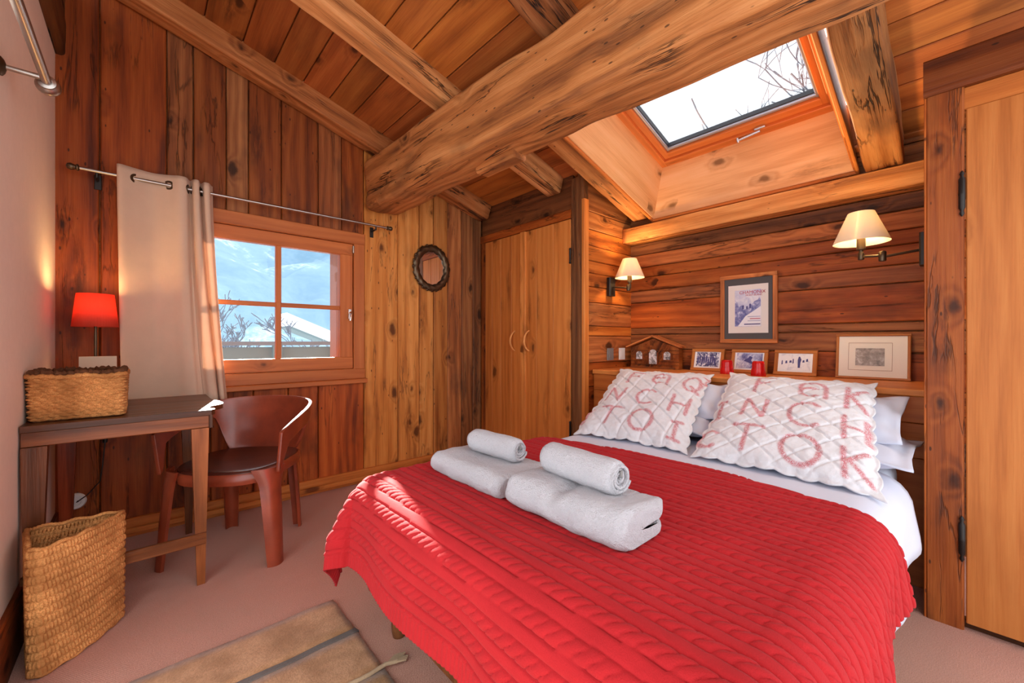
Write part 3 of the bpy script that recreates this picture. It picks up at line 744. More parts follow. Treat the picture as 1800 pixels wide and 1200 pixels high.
shelf = thing('headboard_shelf', (2.47, 0.97, 0), 'deep pine ledge forming the headboard behind the pillows', 'shelf')
SHZ = 0.845
box('top_board', (2.445, YCUP + 0.002, SHZ - 0.03), (XB + 0.01, YN, SHZ), 'wood_pine', shelf, 0.004, (1.08, 1.0, 0.95))
box('front_board', (2.46, YCUP + 0.002, 0.70), (2.485, YN, SHZ - 0.03), 'wood_pine', shelf, 0.003, (0.86, 0.68, 0.58))
box('front_board', (2.46, YCUP + 0.002, 0.55), (2.485, YN, 0.698), 'wood_pine', shelf, 0.003, (0.80, 0.62, 0.52))
box('front_board', (2.46, YCUP + 0.002, 0.0), (2.485, YN, 0.548), 'wood_pine', shelf, 0.003, (0.6, 0.45, 0.4))

# ================================================================== BED
BZ = 0.57                                     # top of the coverlet
def fbm(x, y, s=0.0): return mnoise.noise(Vector((x, y, s)))

bed = thing('bed', (1.45, 0.80, 0), 'double bed base on short legs under the red coverlet', 'bed')
box('base', (0.60, 0.20, 0.16), (2.44, 1.44, 0.30), 'wood_dark', bed, 0.006, (0.8, 0.7, 0.6), 0)
for (x, y) in ((0.68, 0.28), (0.68, 1.36), (2.36, 0.28), (2.36, 1.36)):
    lathe('leg', [(0.022, 0.0), (0.026, 0.02), (0.030, 0.16)], (x, y, 0.0), (0, 0, 1), 'wood_dark', bed, 16)

def round_box(name, lo, hi, r, mat, parent, n=6, puff=0.0):
    lo = Vector(lo); hi = Vector(hi); c = (lo + hi) / 2; h = (hi - lo) / 2
    bm = bmesh.new(); bmesh.ops.create_cube(bm, size=1.0)
    for v in bm.verts: v.co = Vector((v.co.x * h.x * 2, v.co.y * h.y * 2, v.co.z * h.z * 2))
    bmesh.ops.bevel(bm, geom=list(bm.edges), offset=r, segments=n, affect='EDGES', profile=0.5)
    V = [v.co + c for v in bm.verts]; F = [[v.index for v in f.verts] for f in bm.faces]; bm.free()
    return obj_from(name, V, F, mat, parent, True, sharp=40)
mat_o = round_box('mattress', (0.58, 0.20, 0.301), (2.44, 1.44, 0.535), 0.05, 'white_cotton', None)
tag(mat_o, 'white sheeted mattress under the bedding, seen by the cupboard', 'mattress')

def drape(a, r):
    """distance a past the edge -> (outward, drop)"""
    q = r * math.pi / 2
    if a <= 0: return a, 0.0
    if a < q: return r * math.sin(a / r), r * (1 - math.cos(a / r))
    return r + 0.10 * (a - q), r + (a - q)

def bedcloth(name, x_foot, x_head_fn, y_far, y_near, a_foot, a_far, a_near, r, z, step, hfun, mat, wave=0.012, th=0.008, head_drop=0.0):
    """cloth laid over the bed: s runs from the head end to the foot, t across the bed"""
    st_t = min(step, 0.0042) if step < 0.01 else step
    ts = np.arange(-a_near, (y_far - y_near) + a_far + st_t * 0.5, st_t)
    L = 1.6 - x_foot + a_foot
    ns = int(L / step) + 1
    V = np.zeros((ns * len(ts), 3)); k = 0
    for i in range(ns):
        for t in ts:
            y = y_near + t
            xh = x_head_fn(min(max(y, y_near), y_far))
            s = xh - (xh - x_foot + a_foot) * i / (ns - 1)       # unfolded x
            dx = max(0.0, x_foot - s); dyn = max(0.0, -t); dyf = max(0.0, y - y_far)
            dy = dyn if dyn > 0 else dyf; sg = -1 if dyn > 0 else 1
            d = math.hypot(dx, dy)
            px = max(s, x_foot); py = min(max(y, y_near), y_far)
            hgt = hfun(s, y)
            if d > 0:
                o, dr = drape(d, r); ux, uy = dx / d, dy / d
                ang = math.atan2(dy, dx)
                arc = (ang * 0.5 if dx > 0 else 0) + (y if dy == 0 else 0) * 3.0 + (s * 3.0 if dx == 0 else 0)
                fold = min(1.0, max(0.0, (d - r) / 0.16))
                wv = wave * fold * (math.sin(arc * 4.2 + 1.0) + 0.6 * fbm(arc * 2.1, sg * 3.0, 5.0))
                if dx > 0 and dy > 0: wv += fold * 0.050 * math.sin(ang * 2.0) ** 2 + fold * 0.030 * math.sin(ang * 6.0)
                o += wv
                nz = max(0.0, 1 - d / (r * 1.57)); no = 1 - nz
                V[k] = (px - ux * (o + hgt * no), py + sg * uy * (o + hgt * no), z - dr + hgt * nz)
            else:
                V[k] = (px, py, z + hgt + 0.004 * fbm(px * 3, py * 3, 1.0))
            k += 1
    F = grid_faces(ns, len(ts))
    ob = obj_from(name, V, F, mat, None, True)
    # underside so the cloth has thickness
    md = ob.modifiers.new('thickness', 'SOLIDIFY'); md.thickness = th; md.offset = 0.0
    return ob

def cable(s, y):
    """cable knit relief: ribs run across the bed (along y)"""
    if s < 0.63 - 0.285: return 0.0012 * math.sin(2 * math.pi * y / 0.016)     # ribbed border at the hem
    q = (s / 0.0645) % 1.0
    if q < 0.50:                               # the twisted cable
        c = (q - 0.25) / 0.25
        dome = (max(0.0, 1 - c * c)) ** 0.45
        tw = abs(math.sin(math.pi * (y / 0.031 + 0.42 * c + 0.16 * math.sin(2.6 * c))))
        return -0.0040 + 0.0098 * dome * (0.30 + 0.70 * min(1.0, tw * 1.7) ** 0.8)
    if q < 0.56: return -0.0042
    if q > 0.965: return -0.0060
    c = (q - 0.7625) / 0.2025                     # plain stocking stitch band
    return 0.0022 * (1 - c ** 4)
def head_edge(y): return 1.575 - 0.24 * (y - 0.80) ** 2
cover = bedcloth('coverlet', 0.63, head_edge, 1.40, 0.22, 0.335, 0.30, 0.27, 0.10, BZ, 0.0042, cable, 'red_knit')
tag(cover, 'red cable knit coverlet spread over the bed', 'blanket')
def duvet_h(s, y): return 0.004 * fbm(s * 6, y * 6, 2.0) + 0.003 * fbm(s * 14, y * 5, 8.0)
def dhead(y): return 2.06
duvet = bedcloth('duvet', 0.70, dhead, 1.36, 0.235, 0.16, 0.18, 0.285, 0.10, BZ - 0.018, 0.03, duvet_h, 'white_cotton', 0.010, 0.012)
tag(duvet, 'white cotton duvet between the coverlet and the pillows', 'duvet')

# ---- pillows
def pillow_pts(C, U, Vd, su, sv, th, nu, nv, flange=0.0, dent=0.0, seed=0.0, rel=None, sag=0.0, ear=0.0):
    C = Vector(C); U = Vector(U).normalized(); Vd = Vector(Vd).normalized(); N = U.cross(Vd).normalized()
    out = []; par = []
    for side in (1, -1):
        for i in range(nu):
            for j in range(nv):
                a = -1 + 2 * i / (nu - 1); b = -1 + 2 * j / (nv - 1)
                fa = min(1.0, abs(a) * (1 + flange)); fb = min(1.0, abs(b) * (1 + flange))
                body = max(0.0, (1 - fa ** 4)) ** 0.55 * max(0.0, (1 - fb ** 4)) ** 0.55
                h = th / 2 * body
                pin = 1 - (0.06 - ear) * (1 - abs(a) ** 3) * 0 
                # edges pull in between the corners
                aa = a * (1 - 0.05 * (1 - b * b)); bb = b * (1 - 0.05 * (1 - a * a))
                h += th * 0.10 * body * mnoise.noise(Vector((a * 2.2 + seed, b * 2.2, side * 3.0 + seed)))
                h -= dent * body * math.exp(-((a * 1.4) ** 2 + (b * 1.6) ** 2))
                if rel is not None and side == 1: h += rel(a * su / 2, b * sv / 2, body)
                wv = 0.006 * (1 - body) * math.sin(9 * a + 7 * b + seed)
                p = C + U * (aa * su / 2) + Vd * (bb * sv / 2) + N * (side * (h + 0.003) + wv - sag * (a * a) * (1 if sag else 0))
                out.append(p); par.append((a * su / 2, b * sv / 2, side))
    F = []; n1 = nu * nv
    for f in grid_faces(nu, nv): F.append(f); F.append(tuple(n1 + q for q in reversed(f)))
    rim = [(i, 0) for i in range(nu)] + [(nu - 1, j) for j in range(1, nv)] + [(i, nv - 1) for i in range(nu - 2, -1, -1)] + [(0, j) for j in range(nv - 2, 0, -1)]
    ids = [i * nv + j for i, j in rim]
    for k in range(len(ids)):
        a, b = ids[k], ids[(k + 1) % len(ids)]; F.append((a, n1 + a, n1 + b, b))
    return out, F, par

def white_pillow(C, U, Vd, su, sv, th, label, seed, flange=0.12):
    V, F, _ = pillow_pts(C, U, Vd, su, sv, th, 44, 34, flange, 0.01, seed,
                         rel=lambda a, b, body: 0.004 * mnoise.noise(Vector((a * 14 + seed, b * 6, seed))) + 0.003 * abs(math.sin(a * 30 + b * 22 + seed)) * (1 - body))
    o = fix_normals(obj_from('pillow', V, F, 'white_cotton', None, True, origin=C))
    return tag(o, label, 'pillow', 'plain white pillows')
for (y, nm, s) in ((1.125, 'nearer the closet', 3.0), (0.460, 'nearer the cupboard', 9.0)):
    white_pillow((2.185, y, BZ + 0.052), (0, -1, 0), (1, 0, 0.03), 0.68, 0.50, 0.105, 'white pillow lying flat at the bottom of the pile %s' % nm, s)
    white_pillow((2.250, y + 0.03, BZ + 0.160), (0, -1, 0.02), (1, 0, 0.46), 0.66, 0.34, 0.080, 'white pillow propped behind the quilted cushion %s' % nm, s + 2)

# letters drawn as strokes: (polylines in a unit box)
def arc(cx, cy, rx, ry, a0, a1, n=14): return [(cx + rx * math.cos(math.radians(a0 + (a1 - a0) * i / n)), cy + ry * math.sin(math.radians(a0 + (a1 - a0) * i / n))) for i in range(n + 1)]
GL = {'F': [[(0.25, 0), (0.3, 1)], [(0.3, 1), (0.85, 1)], [(0.28, 0.55), (0.7, 0.6)]], 'A': [arc(0.45, 0.62, 0.35, 0.34, 200, 0), [(0.8, 0.62), (0.82, 0.0)], arc(0.42, 0.35, 0.3, 0.25, 60, 300)],
      'Q': [arc(0.5, 0.5, 0.36, 0.5, 0, 360), [(0.5, 0.3), (0.85, -0.05)]], 'N': [[(0.15, 0), (0.2, 1)], [(0.2, 1), (0.8, 0)], [(0.8, 0), (0.85, 1)]],
      'C': [arc(0.55, 0.5, 0.42, 0.5, 50, 310)], 'H': [[(0.2, 0), (0.2, 1)], [(0.8, 0), (0.8, 1)], [(0.2, 0.5), (0.8, 0.5)]], 'T': [[(0.5, 0), (0.5, 1)], [(0.05, 1), (0.95, 1)]],
      'O': [arc(0.5, 0.5, 0.42, 0.5, 0, 360)], 'I': [[(0.5, 0), (0.5, 1)], [(0.3, 1), (0.7, 1)], [(0.3, 0), (0.7, 0)]], 'K': [[(0.2, 0), (0.2, 1)], [(0.8, 1), (0.2, 0.45)], [(0.35, 0.55), (0.85, 0)]]}
def seg_dist(P, A, B):
    d = np.array(B) - np.array(A); t = np.clip(((P - A) @ d) / max(1e-9, d @ d), 0, 1)
    return np.hypot(*(P - (np.array(A) + t[:, None] * d)).T)
def quilted(C, U, Vd, su, sv, th, rows, label, seed):
    def rel(a, b, body):
        p = 0.115
        l1 = abs(((a + b) / p) % 1.0 - 0.5) * 2; l2 = abs(((a - b * (1.0 if seed > 5 else 0.15)) / p) % 1.0 - 0.5) * 2
        g = max(math.exp(-((1 - l1) / 0.10) ** 2), math.exp(-((1 - l2) / 0.10) ** 2))
        return -0.0085 * g * (0.25 + 0.75 * body) + 0.0025 * mnoise.noise(Vector((a * 45, b * 45, seed)))
    nu, nv = 150, 150
    V, F, par = pillow_pts(C, U, Vd, su, sv, th, nu, nv, 0.04, 0.0, seed, rel)
    par = np.array(par); P = par[:, :2]; mask = np.zeros(len(P))
    # scalloped border
    C0 = Vector(C); Un = Vector(U).normalized()
    Vn = Vector(Vd).normalized()
    for idx in range(len(V)):
        a, b = par[idx, 0] / (su / 2), par[idx, 1] / (sv / 2)
        ea = max(0, (abs(a) - 0.90) / 0.10); eb = max(0, (abs(b) - 0.90) / 0.10)
        V[idx] = V[idx] + Un * (math.copysign(1, a) * ea * 0.012 * (abs(math.sin(b * 14)) - 0.3)) + Vn * (math.copysign(1, b) * eb * 0.012 * (abs(math.sin(a * 14)) - 0.3))
    for (txt, x0, y0, w, hh) in rows:
        for line in GL[txt]:
            for A, B in zip(line[:-1], line[1:]):
                a = (x0 + A[0] * w, y0 + A[1] * hh); b = (x0 + B[0] * w, y0 + B[1] * hh)
                d = seg_dist(P, np.array(a), np.array(b))
                mask = np.maximum(mask, np.clip((0.0135 - d) / 0.008, 0, 1))
    mask[par[:, 2] < 0] = 0
    o = fix_normals(obj_from('quilted_pillow', V, F, 'quilt_print', None, True, origin=C))
    at = o.data.attributes.new('print', 'FLOAT', 'POINT'); at.data.foreach_set('value', mask.astype(np.float32))
    return tag(o, label, 'pillow', 'quilted letter print cushions')
LS = [('F', -0.20, 0.13, 0.12, 0.13), ('A', -0.02, 0.13, 0.13, 0.13), ('Q', 0.17, 0.10, 0.12, 0.14), ('N', -0.26, -0.07, 0.13, 0.13), ('C', -0.06, -0.08, 0.13, 0.14), ('H', 0.14, -0.11, 0.14, 0.14),
      ('T', -0.22, -0.27, 0.13, 0.13), ('O', -0.03, -0.29, 0.14, 0.15), ('I', 0.17, -0.30, 0.12, 0.12), ('I', -0.34, -0.27, 0.08, 0.12), ('I', 0.25, 0.20, 0.09, 0.07)]
RS = [('F', -0.19, 0.13, 0.12, 0.14), ('A', 0.03, 0.11, 0.14, 0.15), ('K', 0.21, 0.08, 0.10, 0.16), ('I', -0.33, -0.10, 0.07, 0.13), ('N', -0.20, -0.08, 0.13, 0.14), ('C', 0.00, -0.10, 0.15, 0.16), ('H', 0.20, -0.12, 0.12, 0.14),
      ('T', -0.20, -0.29, 0.13, 0.14), ('O', 0.00, -0.31, 0.15, 0.15), ('K', 0.20, -0.31, 0.11, 0.13), ('C', -0.34, -0.30, 0.10, 0.10)]
LS = [(a, x * 0.95, y * 1.1, w, h * 1.1) for a, x, y, w, h in LS]; RS = [(a, x * 0.93, y * 1.1, w, h * 1.1) for a, x, y, w, h in RS]
quilted((2.055, 1.178, BZ + 0.146), (0.10, -1, 0.0), (0.72, 0.17, 0.315), 0.57, 0.750, 0.090, LS, 'white quilted cushion with red letters, nearer the closet', 2.0)
quilted((2.050, 0.520, BZ + 0.148), (-0.03, -1, -0.01), (0.72, 0.10, 0.315), 0.60, 0.755, 0.095, RS, 'white quilted cushion with red letters, nearer the cupboard', 9.0)

# ---- towels
def folded_towel(x0, x1, y0, y1, z0, hgt, label, seed, crease=0.0):
    W = x1 - x0; prof = []
    # outline in (x, z): closed fold on the foot side, two lobes on the head side
    def lobe(zc, r, xo):
        return [(xo + r * math.cos(a), zc + r * math.sin(a)) for a in [math.radians(-90 + 180 * i / 8) for i in range(9)]]
    r = hgt / 4
    prof += [(0.05, 0.0)] + [(W * f, 0.0) for f in (0.35, 0.6, 0.8)] + lobe(r * 0.95, r * 0.85, W - r * 1.15)
    prof += [(W * 0.85, 2 * r - 0.006), (W * 0.62, 2 * r - 0.003), (W * 0.44, 2 * r), (W * 0.62, 2 * r + 0.003), (W * 0.85, 2 * r + 0.006)]
    prof += lobe(3.05 * r, r * 0.85, W - r) + [(W * f, hgt) for f in (0.8, 0.6, 0.4, 0.25)]
    prof += [(hgt * 0.5 + hgt * 0.5 * math.cos(math.radians(a)), hgt / 2 + hgt / 2 * math.sin(math.radians(a))) for a in range(90, 271, 15)]
    m = 40; V = []; n = len(prof)
    for i in range(m + 1):
        t = i / m; y = y1 + (y0 - y1) * t
        e = min(t, 1 - t) / 0.06; k = math.sqrt(max(0, 1 - (1 - min(1, e)) ** 2)); k = 0.80 + 0.20 * k
        for (px, pz) in prof:
            d = 0.010 * mnoise.noise(Vector((px * 9 + seed, y * 9, pz * 20))) + 0.0035 * mnoise.noise(Vector((px * 40 + seed, y * 40, pz * 60)))
            zc = hgt * 0.5
            cz = crease * math.exp(-((t - 0.45) / 0.06) ** 2) * (pz / hgt)
            V.append((x0 + W / 2 + (px - W / 2 + d) * k, y, z0 + (zc + (pz - zc) * k - zc * (1 - k) * 0.4) + (d + 0.008 * mnoise.noise(Vector((px * 4, y * 5, seed)))) * (pz / hgt) - cz))
    F = grid_faces(m + 1, n, False, True)
    for end in (0, m):       # end caps as fans
        c = np.mean([V[end * n + k] for k in range(n)], axis=0); V.append(tuple(c)); ci = len(V) - 1
        for k in range(n): F.append((end * n + k, end * n + (k + 1) % n, ci))
    o = fix_normals(obj_from('bath_towel', V, F, 'terry', None, True, sharp=70))
    return tag(o, label, 'towel', 'folded white bath towels')
folded_towel(0.765, 1.000, 0.925, 1.300, BZ + 0.008, 0.072, 'folded white bath towel nearer the closet', 3.0)
folded_towel(0.760, 0.970, 0.500, 0.885, BZ + 0.008, 0.092, 'folded white bath towel with a crease, nearer the camera', 8.0, 0.016)

def rolled_towel(P0, P1, R, label, seed):
    P0, P1 = Vector(P0), Vector(P1); ax, u, v = frame_of(P1 - P0); L = (P1 - P0).length
    turns = 4.2; n = 110; m = 18; V = []
    th = R / (turns + 0.3)
    for i in range(m + 1):
        t = i / m; e = min(t, 1 - t) * L
        sh = 0.010 * (1 - min(1, e / 0.02)) ** 2
        for k in range(n):
            a = k / (n - 1); an = 2 * math.pi * turns * a + 1.6
            r = R * (0.05 + 0.95 * a) - (sh if a > 0.7 else 0)
            r += 0.002 * mnoise.noise(Vector((t * 6 + seed, math.cos(an) * 2, math.sin(an) * 2)))
            ofs = 0.004 * math.sin(a * 11 + seed) * (1 if i in (0, m) else 0)
            V.append(P0 + ax * (L * t + ofs * (1 if i == 0 else -1)) + (u * math.cos(an) + v * math.sin(an)) * r)
    F = grid_faces(m + 1, n)
    o = obj_from('rolled_towel', V, F, 'terry', None, True)
    md = o.modifiers.new('thickness', 'SOLIDIFY'); md.thickness = th * 0.80; md.offset = -1
    c = P1 + ax * 0.003 + Vector((0, 0, 0.012))
    board('care_tag', c, (0, 0, 1), (1, 0, 0), 0.016, 0.008, 0.003, 'grey_plastic', o, (1, 1, 1), 0.0005)
    return tag(o, label, 'towel', 'rolled white hand towels')
rolled_towel((0.915, 1.225, BZ + 0.120), (0.925, 0.990, BZ + 0.120), 0.038, 'rolled white hand towel lying on the towel nearer the closet', 1.0)
rolled_towel((0.900, 0.835, BZ + 0.141), (0.880, 0.575, BZ + 0.141), 0.042, 'rolled white hand towel lying on the towel nearer the camera', 5.0)

# ================================================================== WALL THINGS
def wall_lamp(name_label, base_c, wall_n, elbow, head, group='swing arm wall lamps', R=0.106):
    """base on a wall with normal wall_n; head = point under the shade"""
    b = Vector(base_c); n = Vector(wall_n); t = thing('wall_lamp', b, name_label, 'lamp', group)
    side = Vector((0, 0, 1)).cross(n).normalized()
    board('back_box', b + n * 0.016, (0, 0, 1), side, 0.14, 0.075, 0.032, 'iron', t, (1, 1, 1), 0.006)
    e = Vector(elbow); hd = Vector(head)
    tube('arm', [b + n * 0.03, e], 0.006, 'bronze', t, 10)
    tube('arm', [e + Vector((0, 0, 0.006)), hd + Vector((0, 0, -0.0))], 0.006, 'bronze', t, 10)
    lathe('joint', [(0.012, -0.02), (0.014, -0.015), (0.014, 0.02), (0.010, 0.026)], e, (0, 0, 1), 'bronze', t, 14)
    lathe('joint', [(0.010, -0.015), (0.012, -0.012), (0.012, 0.014), (0.010, 0.02)], hd, (0, 0, 1), 'bronze', t, 14)
    lathe('socket', [(0.008, 0.0), (0.008, 0.03), (0.017, 0.032), (0.017, 0.085), (0.012, 0.09)], hd, (0, 0, 1), 'bronze', t, 18)
    z0 = 0.065; z1 = 0.205
    lathe('shade', [(R, z0), (R * 0.47, z1), (R * 0.455, z1), (R * 0.985, z0)], hd, (0, 0, 1), 'shade_cream', t, 40, closed=True)
    lathe('bulb', [(0.006, 0.088), (0.013, 0.095), (0.022, 0.115), (0.020, 0.138), (0.006, 0.15)], hd, (0, 0, 1), 'bulb', t, 16)
    ld = bpy.data.lights.new('lamp_glow', 'POINT'); ld.energy = 7.0; ld.color = (1.0, 0.66, 0.30); ld.shadow_soft_size = 0.022
    lo = bpy.data.objects.new('lamp_glow', ld); COL.objects.link(lo); lo.parent = t; lo.location = hd + Vector((0, 0, 0.17)) - b
    return t
wall_lamp('small cream shade wall lamp in the corner of the bed niche', (2.655, YN, 1.465), (0, -1, 0), (2.665, YN - 0.16, 1.445), (2.672, 1.668, 1.455))
wall_lamp('cream shade swing arm lamp fixed to the side of the cupboard', (2.52, YCUP, 1.45), (0, 1, 0), (2.48, 0.255, 1.432), (2.50, 0.332, 1.447))

def plate(label, x, mat):
    t = thing('light_switch', (x, YN, 0.953), label, 'switch', 'switch plates')
    board('cover_plate', (x, YN - 0.004, 0.953), (0, 0, 1), (1, 0, 0), 0.092, 0.082, 0.008, mat, t, (1, 1, 1), 0.003)
    board('rocker', (x, YN - 0.010, 0.953), (0, 0, 1), (1, 0, 0), 0.055, 0.045, 0.006, mat, t, (1, 1, 1), 0.002)
plate('grey light switch on the niche wall', 2.662, 'grey_plastic')
plate('white light switch on the niche wall', 2.820, 'white_plastic')

def lean_frame(name, label, cat, xw, ya, yb, z0, z1, w, mat, tint, group=None, lean=0.0, depth=0.02, rot=0.0):
    """picture frame facing -X. returns (empty, point function p(u, v, out)) u: 0..1 from +Y side to -Y side, v up"""
    H = z1 - z0; base = Vector((xw - lean, (ya + yb) / 2, z0)); t = thing(name, base, label, cat, group)
    N = Vector((-1, 0, 0)); upv = Vector((lean, 0, H)).normalized(); U = Vector((0, -1, 0)); N = U.cross(upv) * -1
    if N.x > 0: N = -N
    W = ya - yb
    def p(u, v, out=0.0): return base + U * ((u - 0.5) * W) + upv * (v * H) + N * out
    for (a, b, len_, ac) in [((0.5, w / 2 / H), None, W, upv), ((0.5, 1 - w / 2 / H), None, W, upv)]:
        board('frame_rail', p(a[0], a[1], 0), U, upv, W, w, depth, mat, t, tint, 0.003)
    for u in (w / 2 / W, 1 - w / 2 / W):
        board('frame_stile', p(u, 0.5, 0), upv, U, H - 2 * w, w, depth, mat, t, tint, 0.003)
    board('backing', p(0.5, 0.5, -depth * 0.3), upv, U, H - w, W - w, 0.004, 'card', t, (1, 1, 1), 0.0005)
    return t, p, U, upv, N
def sheet(name, t, p, U, upv, u0, u1, v0, v1, out, mat, W, H):
    return board(name, p((u0 + u1) / 2, (v0 + v1) / 2, out), upv, U, (v1 - v0) * H, (u1 - u0) * W, 0.0016, mat, t, (1, 1, 1), 0.0002)

# poster
W, H = 0.340, 0.452
t, p, U, up, N = lean_frame('framed_poster', 'wood framed mountain poster with grey mount hung on the headboard wall', 'picture', XB - 0.014, 1.130, 0.790, 1.040, 1.492, 0.026, 'wood_grey', (1.9, 1.7, 1.5))
sheet('mount', t, p, U, up, 0.06, 0.94, 0.05, 0.95, 0.000, 'mat_grey', W, H)
sheet('paper', t, p, U, up, 0.15, 0.85, 0.145, 0.845, 0.002, 'paper', W, H)
sheet('print', t, p, U, up, 0.27, 0.73, 0.24, 0.77, 0.004, 'poster_sky', W, H)
def poly(name, t, p, pts, out, mat):
    V = [p(u, v, out) for u, v in pts] + [p(u, v, out - 0.0008) for u, v in pts]; n = len(pts)
    F = [tuple(range(n)), tuple(range(2 * n - 1, n - 1, -1))] + [(k, (k + 1) % n, n + (k + 1) % n, n + k) for k in range(n)]
    return fix_normals(obj_from(name, V, F, mat, t))
poly('mountain_shape', t, p, [(0.275, 0.245), (0.275, 0.58), (0.31, 0.60), (0.35, 0.53), (0.40, 0.55), (0.42, 0.48), (0.50, 0.50), (0.56, 0.55), (0.62, 0.60), (0.68, 0.62), (0.70, 0.66), (0.725, 0.62), (0.725, 0.53), (0.60, 0.46), (0.46, 0.39), (0.37, 0.29), (0.32, 0.245)], 0.0052, 'poster_peaks')
poly('snow_slope', t, p, [(0.33, 0.245), (0.38, 0.30), (0.47, 0.395), (0.60, 0.455), (0.725, 0.52), (0.725, 0.245)], 0.0056, 'paper_white')
for (u, v, s) in ((0.42, 0.52, 1.0), (0.49, 0.51, 0.8), (0.545, 0.535, 1.1)):
    poly('skier_figure', t, p, [(u - 0.012, v - 0.03 * s), (u + 0.012, v - 0.03 * s), (u + 0.016, v + 0.02 * s), (u, v + 0.035 * s), (u - 0.016, v + 0.02 * s)], 0.0062, 'ink_blue')
text_mesh('title', 'CHAMONIX', 0.0285, p(0.58, 0.712, 0.0055), U, up, 'ink_red', t)
text_mesh('subtitle', 'MONT-BLANC', 0.015, p(0.61, 0.680, 0.0055), U, up, 'ink_red', t)
for k, (u0, u1, m) in enumerate([(0.50, 0.72, 'ink_line'), (0.54, 0.72, 'ink_red'), (0.50, 0.72, 'ink_line')]):
    poly('text_line', t, p, [(u0, 0.375 - k * 0.03), (u1, 0.375 - k * 0.03), (u1, 0.386 - k * 0.03), (u0, 0.386 - k * 0.03)], 0.0062, 'ink_pale' if k != 1 else m)
poly('text_line', t, p, [(0.44, 0.265), (0.72, 0.265), (0.72, 0.280), (0.44, 0.280)], 0.0062, 'ink_blue')

# engraving
W, H = 0.306, 0.247
t, p, U, up, N = lean_frame('framed_engraving', 'thin framed grey landscape engraving leaning at the cupboard end of the ledge', 'picture', XB - 0.016, 0.497, 0.191, SHZ + 0.001, SHZ + 0.248, 0.013, 'wood_gold', (0.72, 0.6, 0.5), None, 0.035, 0.018)
sheet('mount', t, p, U, up, 0.03, 0.97, 0.04, 0.96, 0.002, 'paper', W, H)
for (a, b, c, d) in [(0.18, 0.77, 0.195, 0.202), (0.18, 0.77, 0.795, 0.802), (0.18, 0.185, 0.2, 0.8), (0.765, 0.77, 0.2, 0.8)]:
    poly('border_line', t, p, [(a, c), (b, c), (b, d), (a, d)], 0.0034, 'ink_line')
sheet('print', t, p, U, up, 0.28, 0.67, 0.30, 0.68, 0.0035, 'engraving_print', W, H)

# three small photographs
W, H = 0.215, 0.156
for (ya, yb, m, lb) in [(1.318, 1.100, 'photo_group', 'small wood framed photo of a group of people, nearest the wooden house'), (1.052, 0.838, 'photo_skier', 'small wood framed photo of a skier, middle one behind the red glasses'), (0.802, 0.584, 'photo_snow', 'small wood framed snowy photo with one dark standing figure')]:
    t, p, U, up, N = lean_frame('framed_photo', lb, 'picture', XB - 0.016, ya, yb, SHZ + 0.001, SHZ + 0.157, 0.021, 'wood_gold', (0.80, 0.66, 0.52), 'small framed photos', 0.042, 0.018)
    sheet('mount', t, p, U, up, 0.08, 0.92, 0.10, 0.90, 0.003, 'paper_white', W, H)
    sheet('print', t, p, U, up, 0.16, 0.86, 0.20, 0.84, 0.005, m, W, H)
    if m == 'photo_skier':
        poly('figure', t, p, [(0.36, 0.50), (0.46, 0.46), (0.55, 0.40), (0.64, 0.36), (0.60, 0.46), (0.56, 0.54), (0.60, 0.66), (0.52, 0.72), (0.47, 0.62), (0.40, 0.58)], 0.0066, 'ink_blue')
    if m == 'photo_snow':
        poly('figure', t, p, [(0.575, 0.30), (0.625, 0.30), (0.63, 0.50), (0.65, 0.62), (0.615, 0.74), (0.585, 0.74), (0.565, 0.60)], 0.0066, 'ink_blue')
        for (u, v, a, b) in [(0.20, 0.50, 0.03, 0.09), (0.30, 0.52, 0.05, 0.06), (0.40, 0.54, 0.06, 0.05), (0.46, 0.56, 0.03, 0.10), (0.70, 0.56, 0.05, 0.05), (0.78, 0.60, 0.05, 0.06)]:
            poly('figure', t, p, [(u - a / 2, v - b), (u + a / 2, v - b * 0.8), (u + a * 0.3, v + b), (u - a * 0.4, v + b * 0.7)], 0.0066, 'ink_blue')
    if m == 'photo_group':
        for k in range(9):
            u = 0.22 + 0.065 * k; v = 0.50 + 0.07 * math.sin(k * 2.1)
            poly('figure', t, p, [(u - 0.02, v - 0.18), (u + 0.018, v - 0.17), (u + 0.025, v + 0.08), (u, v + 0.17), (u - 0.025, v + 0.07)], 0.0066, 'ink_blue')

# little wooden chalet frame
t = thing('house_frame', (2.90, 1.585, SHZ), 'little wooden chalet shaped frame with three arched photos on the ledge', 'ornament')
hx0 = 2.875
out = [(1.782, SHZ + 0.003), (1.392, SHZ + 0.003), (1.392, 1.000), (1.590, 1.072), (1.782, 1.000)]
prism('body', [(y - 1.585, z - SHZ) for (y, z) in out], (0, 1, 0), (0, 0, 1), (hx0, 1.585, SHZ), 0.055, 'wood_wall', t, tint=(0.72, 0.66, 0.66))
for (ya, za, yb, zb) in [(1.596, 1.092, 1.370, 1.008), (1.584, 1.092, 1.810, 1.008)]:
    a = Vector((hx0 + 0.02, ya, za)); b = Vector((hx0 + 0.02, yb, zb))
    board('roof_slab', (a + b) / 2, b - a, (1, 0, 0), (b - a).length, 0.10, 0.012, 'wood_grey', t, (1.5, 1.25, 1.05), 0.002)
for k in range(1, 6):
    box('log_line', (hx0 - 0.003, 1.392, SHZ + 0.027 * k), (hx0 + 0.002, 1.782, SHZ + 0.027 * k + 0.004), 'wood_wall', t, 0.001, (0.35, 0.3, 0.3))
